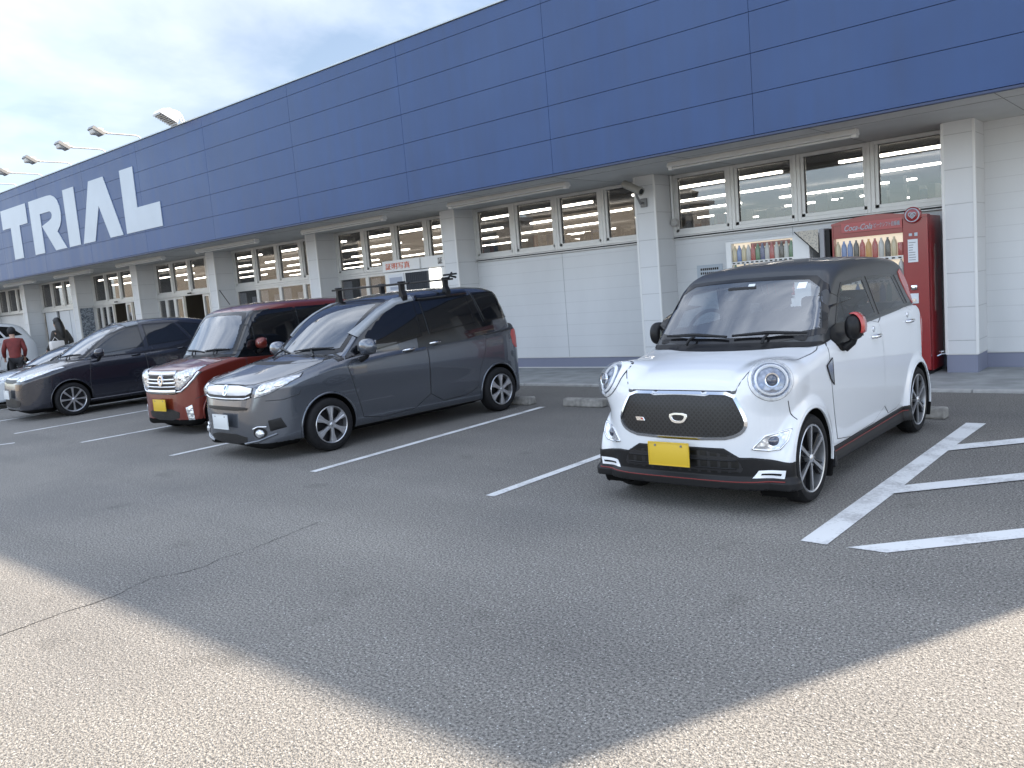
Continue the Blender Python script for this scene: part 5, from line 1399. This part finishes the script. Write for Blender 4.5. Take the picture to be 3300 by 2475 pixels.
def wagon(t, body, H=1.75, nose_plate=True, lamps_white=True, h=.024):
    sp = dict(dims=(4.35, 1.695, H),
        side_low=[(.05, .17), (.0, .24), (-.02, .38), (-.01, .52), (.01, .64), (.04, .74), (.09, .80), (.2, .86), (.42, .935), (.7, 1.01), (.95, 1.07), (1.3, 1.10), (2.2, 1.15), (3.4, 1.22), (4.0, 1.24), (4.22, 1.1), (4.32, .8), (4.34, .4), (4.2, .2), (3.8, .18), (.6, .17)],
        front_low=[(.68, .16), (.79, .22), (.825, .35), (.84, .55), (.8475, .75), (.84, .90), (.82, 1.0), (.79, 1.10), (.75, 1.22), (.5, 1.3), (-1, 1.3), (-1, .0), (.6, .0)],
        side_cab=[(.80, .98), (.95, 1.06), (1.25, 1.26), (1.55, 1.44), (1.85, 1.58), (2.2, 1.68), (2.6, 1.725), (3.1, 1.72), (3.6, 1.66), (3.9, 1.58), (4.05, 1.42), (4.2, 1.2), (4.2, 1.05), (4.0, .98)],
        front_cab=[(.80, .9), (.80, 1.05), (.77, 1.2), (.70, 1.45), (.65, 1.58), (.60, 1.66), (.48, 1.72), (.2, 1.76), (-1, 1.76), (-1, .85), (.75, .85)],
        plan=[(0, -1), (0, .25), (.03, .45), (.10, .60), (.22, .71), (.42, .79), (.7, .835), (1.0, .8475), (3.6, .8475), (4.0, .82), (4.2, .72), (4.32, .5), (4.35, .3), (4.35, -1)],
        wheels=(.86, 3.56, .315, .37, .84), crown=.12, cab_x0=.8, cab_mid=2.4, cab_k=.34, cab_crown=.08, ctf=.05, ctr=.03, cab_kr=.2, r1=.08, r2=.07, cr=.07)
    ws = rnd([(-.70, 1.05), (.70, 1.05), (.68, 1.2), (.58, 1.56), (.3, 1.60), (-.3, 1.60), (-.58, 1.56), (-.68, 1.2)], 1)
    wsh = rnd([(-.64, 1.09), (.64, 1.09), (.62, 1.2), (.53, 1.52), (.3, 1.56), (-.3, 1.56), (-.53, 1.52), (-.62, 1.2)], 1)
    doors = [('front_door', rnd([(1.22, .25), (1.20, .5), (1.24, .95), (1.30, 1.06), (2.28, 1.14), (2.32, .7), (2.25, .28)], 1)), ('rear_door', rnd([(2.26, .28), (2.33, .7), (2.30, 1.14), (3.2, 1.19), (3.25, .9), (3.05, .6), (3.0, .3)], 1))]
    windows = [('quarter_window', [(.98, 1.055), (1.20, 1.21), (1.32, 1.27), (1.30, 1.07)]), ('front_side_window', [(1.37, 1.09), (1.39, 1.30), (1.65, 1.45), (2.0, 1.56), (2.28, 1.60), (2.31, 1.17)]),
               ('rear_side_window', [(2.39, 1.17), (2.37, 1.605), (3.0, 1.60), (3.25, 1.22)]), ('rear_quarter_window', [(3.32, 1.24), (3.08, 1.59), (3.5, 1.53), (3.82, 1.27)])]
    hl = [(.40, .73), (.40, .80), (.55, .84), (.70, .90), (.775, .945), (.80, .93), (.77, .85), (.68, .78), (.55, .735)]
    lamps = [('headlight', hl, M['reflector'], .004)]
    hood = rnd([(.10, -.42), (.09, 0), (.10, .42), (.2, .55), (.42, .70), (.75, .745), (.92, .73), (.84, .4), (.80, 0), (.84, -.4), (.92, -.73), (.75, -.745), (.42, -.70), (.2, -.55)], 1)
    car, Fl, F, FR = simple_car(t, sp, body, body, h, doors, windows, lamps, ws, wsh, hood=hood, spokes=8, style='slim', rimr=.235)
    g_ = panel(Fl, rnd([(-.40, .80), (.40, .80), (.36, .70), (-.36, .70)], 1), FR, 'grille', M['black'], t, .003, step=.04)
    ribbon(Fl, [(-.40, .79), (0, .78), (.40, .79)], FR, 'grille_bar', M['drl'], g_, .035, .004, h=.012)
    panel(Fl, rnd([(-.5, .42), (.5, .42), (.46, .24), (-.46, .24)], 1), FR, 'lower_intake', M['grid'], t, .003, step=.05)
    for s in (-1, 1):
        handle_at(t, Fl, s, 2.12, 1.02, body); handle_at(t, Fl, s, 3.05, 1.06, body)
        mirror(t, 1.40, s * .94, 1.14, s, body, (.10, .10, .08))
        ribbon(Fl, [(1.05, .25), (3.1, .27)], frame3('side', s), 'sill_trim', M['chrome'] if False else body, t, .05, .002, h=.015)
    plate(t, -.045, 0, .50, M['plate_w'])
    wiper(car, t, (.62, 1.12), (0, 1.08), (.1, 1.04), FR, .012); wiper(car, t, (0, 1.09), (-.6, 1.12), (-.45, 1.04), FR, .012)
    g = MB(); g.box(1.1, 1.45, -.66, .66, 1.0, 1.10, bev=.04); g.build('dashboard', M['interior'], t); seats(t, (1.95,), (-.38, .38), 1.15, 1.38)
    panel(F, rnd([(-.70, 1.0), (.70, 1.0), (.72, 1.05), (-.72, 1.05)], 1), FR, 'cowl', M['black'], t, .004, step=.05)
    return car, F
t = empty('parked_wagon', (-14.95, 4.85, 0), radians(90 - 4.6), .855)
tag(t, 'black seven-seat wagon with slim white headlights and eight-spoke silver wheels', 'wagon', 'cars parked along the store')
car, F = wagon(t, paint('black_blue', (.012, .014, .024), .3, .25))
for s in (-1, 1): ribbon(F, [(1.37, 1.34), (1.65, 1.485), (2.0, 1.60), (2.30, 1.635)], frame3('side', s), 'window_visor', M['smoke'], t, .055, .004, h=.02)
t = empty('parked_low_car', (-18.05, 5.35, 0), radians(90 - 3), .86); t.scale = (.86, .86, .66)
tag(t, 'low pale silver car half hidden behind the black wagon at the left edge', 'car', 'cars parked along the store')
wagon(t, paint('pale_silver', (.42, .46, .50), .5, .3), h=.03)
t = empty('parked_van', (-29.7, 6.4, 0), radians(90 - 1), .9); t.scale = (.95, .95, 1.02)
tag(t, 'white van cut off by the left edge beside the person in red', 'van', 'cars parked along the store')
wagon(t, paint('van_white', (.62, .64, .66), 0, .3), h=.03)

# ------------------------------------------------------------------ wheel stops
for i, (x, y, lab) in enumerate(((-5.78, 7.95, 'worn concrete wheel stop in the empty bay'), (-6.86, 7.95, 'concrete wheel stop behind the rear wheel of the grey minivan'), (-2.17, 7.98, 'concrete wheel stop behind the rear wheel of the white car'))):
    g = MB(); g.prism([(-.075, 0.0), (.075, 0.0), (.055, .10), (-.055, .10)], -.29, .29, 'yz')
    o = g.build('wheel_stop', M['stopc']); o.location = (x, y, 0.0); 
    md = o.modifiers.new('b', 'BEVEL'); md.width = .02; md.segments = 2
    tag(o, lab, 'wheel stop', 'wheel stops')

# ------------------------------------------------------------------ drink machines
def bottle_mesh(kind):
    g = MB()
    if kind == 0: g.lathe([(0, 0), (.027, 0), (.028, .01), (.028, .10), (.022, .125), (.010, .145), (.010, .16), (0, .16)], 'z', n=12)
    else: g.lathe([(0, 0), (.026, .002), (.028, .01), (.028, .10), (.024, .108), (0, .108)], 'z', n=12)
    return g
cols = [(.35, .02, .02), (.5, .42, .25), (.03, .05, .16), (.02, .02, .02), (.45, .45, .42), (.05, .16, .07), (.5, .25, .03), (.10, .18, .38)]
cm = [mat('drink_%d' % i, c, .25, coat=.5) for i, c in enumerate(cols)]
for i, m_ in enumerate(cm): m_.name = ['cola_red', 'tea_cream', 'water_blue', 'coffee_black', 'milk_white', 'tea_green', 'juice_orange', 'sport_blue'][i]
def machine(loc, w, hgt, d, shell, rows, per, x0, x1, ztop, dz, label, arch=False, seed=1):
    rnd_ = random.Random(seed)
    t = empty('drink_machine', loc); tag(t, label, 'vending machine')
    g = MB()
    # cabinet with a recessed display (front faces -y)
    zb = ztop - rows * dz - .01
    g.box(-w / 2, w / 2, .10, d, .04, hgt - .01, bev=.012)
    g.box(-w / 2, x0, 0, .098, .06, hgt - .02, bev=.006); g.box(x1, w / 2, 0, .098, .06, hgt - .02, bev=.006)
    g.box(x0 + .001, x1 - .001, 0, .098, .06, zb, bev=.004); g.box(x0 + .001, x1 - .001, 0, .098, ztop + .01, hgt - .02, bev=.004)
    g.build('cabinet', shell, t)
    if arch:
        g = MB(); P = [(-w / 2 + .0, hgt - .03)] + [(-w / 2 + w * .85 * k / 12, hgt + .075 * sin(pi * (k / 12) * .85 + .15) - .015) for k in range(13)] + [(w / 2, hgt - .0), (w / 2, hgt - .03)]
        g.prism(P, -.015, .12, 'xz'); g.build('crown_panel', shell, t)
    g = MB(); g.box(-w / 2 + .02, w / 2 - .02, .02, d - .02, 0.0, .042); g.build('plinth', M['black'], t)
    g = MB(); g.box(x0 + .001, x1 - .001, .092, .097, zb, ztop + .01)
    g.build('display_back', mat('display_lit', (.62, .55, .45), .5, emit=(1, .85, .65), estr=.35) if 'display' not in M else M['display'], t)
    for r_ in range(rows):
        z = ztop - (r_ + 1) * dz
        g = MB(); g.box(x0 + .002, x1 - .002, .004, .09, z, z + .012); g.box(x0 + .002, x1 - .002, .0, .004, z - .028, z + .012); g.build('display_shelf', M['white'], t)
        for k in range(per):
            xx = x0 + (x1 - x0) * (k + .5) / per
            base = bt[0 if rnd_.random() < (.9 if r_ == 0 else .5) else 1]; o = bpy.data.objects.new('drink_sample', base[rnd_.randrange(8)]); COL.objects.link(o); o.parent = t; o.location = (xx, .045, z + .013)
            o.scale = (1.25, 1.0, min(1.45, (dz - .04) / .155))
        for k in range(per):
            xx = x0 + (x1 - x0) * (k + .5) / per
            o = bpy.data.objects.new('push_button', btn); COL.objects.link(o); o.parent = t; o.location = (xx, -.002, z - .010)
    g = MB(); g.box(x0, x1, -.004, .0, zb, ztop + .01); g.build('display_glass', M['lens'], t)
    g = MB(); g.box(x0 + .1, x0 + .62, -.012, .02, .22, .42, bev=.01); g.build('delivery_flap', M['black'], t)
    return t
M['display'] = mat('display_lit', (.62, .55, .45), .5, emit=(1, .85, .65), estr=.25)
bt = []
for kind in (0, 1):
    L_ = []
    for m_ in cm:
        o = bottle_mesh(kind).build('drink_proto', m_); L_.append(o.data); bpy.data.objects.remove(o)
    bt.append(L_)
g = MB(); g.box(-.018, .018, -.006, .003, -.008, .008, bev=.003); o = g.build('b', M['frit']); btn = o.data; btn.name = 'push_button'; bpy.data.objects.remove(o)
rm = machine((-3.245, 10.72, .022), 1.11, 1.90, .60, M['red'], 3, 11, -.535, .28, 1.70, .27, 'red drink machine with arched top, beside the large pillar', True, 1)
text_mesh('brand_lettering', 'Coca-Cola', .10, M['letter'], rm, (-.40, -.020, 1.795), (pi / 2, 0, 0), .003, .78, shear=.35)
text_mesh('title_lettering', 'ピークシフト自販機', .060, M['letter'], rm, (-.045, -.020, 1.808), (pi / 2, 0, 0), .002, .56)
g = MB(); g.box(-.43, .28, -.016, -.006, 1.77, 1.89, bev=.003); g.build('title_panel', mat('title_pink', (.40, .09, .085), .4), rm)
g = MB(); g.lathe([(0, -.035), (.085, -.035), (.095, -.028), (.095, .02), (0, .02)], 'y', (.40, 0, 1.90), 32); g.build('crest', M['red'], rm)
g = MB()
for r_ in (.075, ): g.lathe([(r_ - .006, -.037), (r_, -.040), (r_ + .006, -.037)], 'y', (.40, 0, 1.90), 36)
hp = [(.40 + .038 * 16 * sin(q) ** 3 / 16, 1.90 + .038 * (13 * cos(q) - 5 * cos(2 * q) - 2 * cos(3 * q) - cos(4 * q)) / 16) for q in np.linspace(0, 2 * pi, 41)]
g.tube([(u, -.040, v) for u, v in hp], .006, 6); hp2 = [(.40 + (u - .40) * .45, 1.90 + (v - 1.90) * .45) for u, v in hp]; g.tube([(u, -.040, v) for u, v in hp2], .006, 6)
g.build('crest_emblem', M['letter'], rm)
g = MB(); g.box(.335, .445, -.004, -.0005, 1.35, 1.62); g.build('price_card', post, rm)
g = MB()
for k in range(8): g.box(.345, .345 + random.uniform(.04, .09), -.006, -.0045, 1.375 + k * .029, 1.382 + k * .029)
g.build('card_print', mat('print_grey', (.15, .15, .16), .6), rm)
g = MB(); g.box(.35, .385, -.006, -.0005, 1.66, 1.69); g.box(.41, .445, -.006, -.0005, 1.655, 1.695, bev=.006); g.build('small_mark', M['letter'], rm)
g = MB(); g.box(.36, .43, -.02, 0, 1.02, 1.08, bev=.01); g.lathe([(0, -.02), (.022, -.02), (.022, 0)], 'y', (.395, 0, .90), 16); g.box(.34, .44, -.02, 0, .70, .80, bev=.01); g.build('coin_slot', M['chrome'], rm)
g = MB(); g.box(.35, .44, -.008, -.0005, .86, .98, bev=.01); g.build('coin_plate', post, rm)
# bottle relief on the cabinet side
g = MB(); pf = [(0, 0), (.055, 0), (.06, .03), (.045, .18), (.06, .32), (.05, .45), (.024, .62), (.02, .74), (0, .74)]
P = [(.30 + u, .75 + v) for u, v in pf] + [(.30 - u, .75 + v) for u, v in pf[::-1]]
g.prism(P[:-1] if P[0] == P[-1] else P, .556, .564, 'yz'); g.prism([(.30 + .05 * cos(q), 1.45 + .10 * sin(q)) for q in np.linspace(0, 2 * pi, 25)[:-1]], .556, .562, 'yz')
g.build('bottle_relief', mat('relief_grey', (.16, .10, .09), .35), rm)
wm = machine((-4.70, 10.80, .022), 1.16, 1.84, .60, M['white'], 3, 13, -.50, .36, 1.78, .25, 'white drink machine left of the red one', False, 4)
g = MB(); g.box(-.25, .30, .080, .086, 1.72, 1.775); g.build('header_print', M['red'], wm)
# side box and printed triangular flap between the machines
t = empty('side_cabinet', (-3.93, 10.74, .022)); tag(t, 'narrow grey and black upright box between the two drink machines', 'cabinet')
g = MB(); g.box(-.035, .025, 0, .5, 0, 1.86, bev=.006); g.build('cabinet_body', mat('side_grey', (.30, .30, .31), .4), t)
g = MB(); g.box(.027, .085, .03, .5, 0, 1.84); g.build('inner_box', M['black'], t)
t = empty('printed_flap', (-3.975, 10.735, .022)); tag(t, 'triangular printed board hanging between the white and red drink machines', 'sign')
fm, n_, l_, b_ = new_mat('printed_card'); tc_ = n_.new('ShaderNodeTexCoord'); vz = n_.new('ShaderNodeTexVoronoi'); vz.inputs['Scale'].default_value = 45; l_.new(tc_.outputs['Object'], vz.inputs['Vector'])
rr = n_.new('ShaderNodeValToRGB'); rr.color_ramp.elements[0].color = (.10, .10, .11, 1); rr.color_ramp.elements[1].color = (.5, .46, .38, 1); rr.color_ramp.elements[1].position = .5; l_.new(vz.outputs['Distance'], rr.inputs['Fac']); l_.new(rr.outputs[0], b_.inputs['Base Color'])
g = MB(); g.prism([(-.30, 1.855), (.0, 1.855), (.0, 1.56)], -.015, -.003, 'xz'); g.build('board', fm, t)
g = MB(); g.tube([(-.305, -.010, 1.855), (0, -.010, 1.556)], .008, 6); g.build('board_edge', M['frit'], t)

# ------------------------------------------------------------------ photo booth
t = empty('photo_booth', (-11.80, 11.0, .022)); tag(t, 'white photo booth with orange lettering on its header, in front of the glazing', 'photo booth')
g = MB(); g.box(-.86, .86, .04, .44, 0, 1.94, bev=.01); g.build('booth_body', M['white'], t)
g = MB(); g.box(-.86, .20, 0.0, .30, 1.95, 2.165, bev=.006); g.box(.202, .86, .03, .30, 1.95, 2.165, bev=.006); hd = g.build('header', M['white'], t)
text_mesh('header_lettering', '証明写真', .135, mat('sign_orange', (.62, .10, .03), .5), hd, (-.77, -.004, 2.005), (pi / 2, 0, 0), .003, 1.32)
text_mesh('header_lettering', '証', .13, M['frit'], hd, (.66, .026, 2.01), (pi / 2, 0, 0), .003, 1.0)
g = MB(); g.box(-.74, -.30, .02, .04, 1.30, 1.90, bev=.004); p_ = g.build('poster', post, t)
g = MB(); g.box(-.70, -.34, .016, .0195, 1.72, 1.84, bev=.001); g.box(-.70, -.45, .016, .0195, 1.6, 1.66, bev=.001); g.build('poster_print', mat('print_pale', (.35, .38, .45), .6), p_)
g = MB(); g.box(.42, .72, .02, .04, 1.55, 1.93, bev=.004); g.build('lit_panel', mat('lit_panel', (.8, .8, .75), .5, emit=(1, .95, .82), estr=.9), t)
g = MB()
for k in range(12): g.tube([(-.22 + k * .052, .035, .55), (-.22 + k * .052, .03, 1.90)], .024, 6)
g.build('curtain', mat('curtain_grey', (.045, .05, .06), .8), t)

# ------------------------------------------------------------------ small things on the wall
t = empty('security_camera', (-6.60, 10.955, 2.66)); tag(t, 'grey tubular security camera on the pillar beside the unlit strip light', 'security camera')
g = MB(); a = Vector((-.22, -.20, .19)); b = Vector((.10, -.28, .04)); d_ = (b - a).normalized()
g.tube([a, b], .055, 14); g.tube([b, b + d_ * .02], .062, 14); g.build('camera_body', mat('camera_grey', (.30, .29, .26), .4), t)
g = MB(); g.tube([b + d_ * .019, b + d_ * .024], .042, 14); g.build('camera_lens', M['frit'], t)
g = MB(); g.tube([(-.02, 0, -.10), (-.02, -.10, -.12), (-.0, -.22, -.02), (-.0, -.24, .03)], .018, 8); g.box(-.07, .04, -.03, 0, -.17, -.04, bev=.01); g.build('camera_bracket', M['grey'], t)
t = empty('wall_conduit', (-6.40, 11.40, 0)); tag(t, 'thin white conduit and round box beside the windows over the drink machines', 'conduit')
g = MB(); g.tube([(0, 0, 2.94), (0, 0, 2.34), (.02, -.01, 2.25)], .016, 8); g.build('pipe', M['white'], t)
g = MB(); g.lathe([(0, -.05), (.05, -.05), (.06, -.03), (.06, .02)], 'y', (.03, 0, 2.24), 18); g.build('junction_box', M['lampgrey'], t)
t = empty('notice_sign', (-5.88, WY - .008, 1.38)); tag(t, 'small white notice with two black lines on the wall above the white car', 'sign')
g = MB(); g.box(-.21, .21, 0, .006, -.18, .185, bev=.002); g.build('sign_board', M['letter'], t)
g = MB()
for z, n_, w in ((.105, 9, .030), (.045, 10, .026)):
    for k in range(n_): g.box(-.15 + k * .033, -.15 + k * .033 + w * .8, -.002, -.0005, z, z + .035)
g.build('sign_print', M['frit'], t)
t = empty('wall_poster', (-26.842, 11.2, 1.5)); tag(t, 'framed blue-grey sketch poster on the pillar between the open doorway and pale doors', 'poster')
pm, n_, l_, b_ = new_mat('sketch_print'); tc_ = n_.new('ShaderNodeTexCoord'); nz_ = n_.new('ShaderNodeTexNoise'); nz_.inputs['Scale'].default_value = 14; nz_.inputs['Detail'].default_value = 4; nz_.inputs['Distortion'].default_value = 2
l_.new(tc_.outputs['Object'], nz_.inputs['Vector']); rr = n_.new('ShaderNodeValToRGB'); rr.color_ramp.elements[0].position = .45; rr.color_ramp.elements[0].color = (.07, .09, .12, 1); rr.color_ramp.elements[1].position = .55; rr.color_ramp.elements[1].color = (.30, .34, .38, 1)
l_.new(nz_.outputs['Fac'], rr.inputs['Fac']); l_.new(rr.outputs[0], b_.inputs['Base Color'])
g = MB(); g.box(0, .012, -.2, .2, -.45, .45); g.build('poster_sheet', pm, t)
g = MB(); g.box(.0, .016, -.22, -.2, -.47, .47); g.box(.0, .016, .2, .22, -.47, .47); g.box(0, .016, -.2, .2, .45, .47); g.box(0, .016, -.2, .2, -.47, -.45); g.build('poster_frame', M['alu'], t)
t = empty('water_tap', (-2.62, 10.93, .25)); tag(t, 'small chrome tap on the foot of the large pillar beside the red machine', 'tap')
g = MB(); g.tube([(.04, .03, 0), (0, -.03, 0), (-.04, -.04, -.02)], .009, 8); g.build('spout', M['chrome'], t)
g = MB(); g.tube([(-.02, -.03, .03), (.03, -.03, .035)], .006, 8); g.tube([(0, -.03, 0), (0, -.03, .04)], .008, 8); g.build('tap_handle', M['chrome'], t)

# ------------------------------------------------------------------ people
SK = mat('skin', (.42, .26, .19), .6)
def skin_mesh(name, pts, edges, radii, mt, parent, sub=2):
    me = bpy.data.meshes.new(name); me.from_pydata(pts, edges, []); o = bpy.data.objects.new(name, me); COL.objects.link(o)
    o.modifiers.new('skin', 'SKIN'); sv_ = me.skin_vertices[0].data
    for i, r_ in enumerate(radii): sv_[i].radius = r_ if isinstance(r_, tuple) else (r_, r_)
    sv_[0].use_root = True
    m_ = o.modifiers.new('sub', 'SUBSURF'); m_.levels = m_.render_levels = sub
    dg = bpy.context.evaluated_depsgraph_get(); ev = bpy.data.meshes.new_from_object(o.evaluated_get(dg))
    bpy.data.objects.remove(o)
    ev.materials.clear(); ev.materials.append(mt); ev.polygons.foreach_set('use_smooth', np.ones(len(ev.polygons), dtype=bool))
    o = bpy.data.objects.new(name, ev); COL.objects.link(o); o.parent = parent
    return o
def person(loc, rz, label, lean, top, bottom, hair, longhair, scale, bag=False):
    t = empty('person', loc, rz, scale); tag(t, label, 'person')
    # faces +x; side axis y
    L = lean
    J = dict(pel=(0, 0, .92), spi=(.03 + L * .3, 0, 1.12), che=(.05 + L * .8, 0, 1.33), nec=(.06 + L * 1.1, 0, 1.48), hb=(.09 + L * 1.25, 0, 1.56), ht=(.10 + L * 1.35, 0, 1.66))
    P = []; E = []; R = []
    def a(p, r_, fr=None):
        P.append(p); R.append(r_)
        if fr is not None: E.append((fr, len(P) - 1))
        return len(P) - 1
    pel = a(J['pel'], (.15, .12)); spi = a(J['spi'], (.135, .11), pel); che = a(J['che'], (.15, .12), spi); nec = a(J['nec'], .055, che); hb = a(J['hb'], (.078, .085), nec); ht = a(J['ht'], (.085, .09), hb); a((J['ht'][0] + .0, 0, 1.72), .06, ht)
    a((J['ht'][0] + .105, 0, 1.595), .016, ht)
    legs = []
    for s, st in ((1, .22), (-1, -.20)):
        hp_ = a((0, s * .09, .86), .095, pel); kn = a((st * .55, s * .10, .48), .062, hp_); an = a((st, s * .10, .09), .042, kn); a((st + .15, s * .11, .035), .034, an); legs.append((hp_, kn, an))
    for s, (ex, hx) in ((1, (.02, .26)), (-1, (-.10, .06))):
        sh_ = a((J['che'][0], s * .19, 1.38), .06, che); el = a((J['che'][0] + ex, s * .26, 1.12), .045, sh_); wr_ = a((J['che'][0] + hx, s * .24, .93), .030, el)
        hd_ = a((J['che'][0] + hx + .035, s * .24, .87), (.032, .018), wr_)
        for q, (dy, ln) in enumerate(((-.022, .055), (-.007, .065), (.008, .06), (.022, .048))):
            f1 = a((J['che'][0] + hx + .05, s * .24 + dy, .83), .009, hd_); a((J['che'][0] + hx + .04, s * .24 + dy, .83 - ln * .6), .007, f1)
        a((J['che'][0] + hx + .075, s * .24, .865), .010, hd_)
    skin_mesh('body', P, E, R, SK, t)
    # jacket
    P = []; E = []; R = []
    pel = a((J['pel'][0], 0, .80), (.175, .145)); spi = a(J['spi'], (.165, .135), pel); che = a(J['che'], (.175, .14), spi); a((J['nec'][0], 0, 1.45), .09, che)
    for s, (ex, hx) in ((1, (.02, .26)), (-1, (-.10, .06))):
        sh_ = a((J['che'][0], s * .19, 1.38), .085, che); el = a((J['che'][0] + ex, s * .265, 1.12), .068, sh_); a((J['che'][0] + hx, s * .243, .925), .048, el)
    skin_mesh('jacket', P, E, R, top, t)
    P = []; E = []; R = []
    pel = a((0, 0, .90), (.155, .13))
    for s, st in ((1, .22), (-1, -.20)):
        hp_ = a((0, s * .09, .84), .115, pel); kn = a((st * .55, s * .10, .48), .082, hp_); a((st, s * .10, .13), .062, kn)
    skin_mesh('trousers', P, E, R, bottom, t)
    for s, st in ((1, .22), (-1, -.20)):
        g = MB(); g.box(st - .07, st + .20, s * .105 - .05, s * .105 + .05, 0.0, .085, bev=.03); g.build('shoe', M['black'], t)
    g = MB(); V = []; F = []
    hx, hz = J['ht'][0], 1.655
    for i in range(11):
        ph = -pi / 2 + pi * i / 10
        for k in range(18):
            th = 2 * pi * k / 18; rr_ = .118 * cos(ph); zz = .128 * sin(ph)
            x_ = rr_ * cos(th); 
            if zz < .03 and x_ > .02: x_ = .02
            V.append((hx - .012 + x_, rr_ * sin(th) * .95, hz + .02 + zz))
    for i in range(10):
        for k in range(18): F.append((i * 18 + k, i * 18 + (k + 1) % 18, (i + 1) * 18 + (k + 1) % 18, (i + 1) * 18 + k))
    g.add(V, F, 0, True)
    if longhair: g.tube([(hx - .05, 0, hz), (hx - .09, 0, hz - .15), (hx - .13, 0, hz - .33), (hx - .14, 0, hz - .48)], [.105, .12, .11, .05], 12)
    else: g.tube([(hx + .06, 0, hz + .06), (hx + .15, 0, hz + .045)], [.07, .05], 10)
    g.build('hair' if longhair else 'cap', hair, t)
    for s in (-1, 1):
        g = MB(); g.box(hx + .082, hx + .094, s * .032 - .012, s * .032 + .012, hz - .02, hz - .01, bev=.003); g.build('eye', M['frit'], t)
    return t
person((-22.75, 8.8, .0), radians(200), 'person with long black hair in a dark jacket near the pale doors', .02, mat('dark_jacket', (.035, .032, .028), .8, noise=.3, nscale=6), mat('dark_trousers', (.02, .02, .025), .8), mat('black_hair', (.008, .007, .007), .45), True, .94)
person((-22.6, 7.6, 0), radians(165), 'person in a red jacket and black cap leaning beside the white van', .10, mat('red_jacket', (.14, .018, .016), .7, noise=.3, nscale=6), mat('black_trousers', (.015, .015, .018), .8), mat('black_cap', (.01, .01, .012), .7), False, .86)
g = MB(); g.box(-.10, .10, -.16, .16, 0, .30, bev=.03); g.tube([(-.0, -.1, .29), (0, -.03, .40), (0, .06, .29)], .008, 6); o = g.build('shopping_bag', mat('white_bag', (.62, .60, .58), .5)); o.location = (-22.5, 8.55, .80); tag(o, 'pale shopping bag carried by the long-haired person', 'bag')
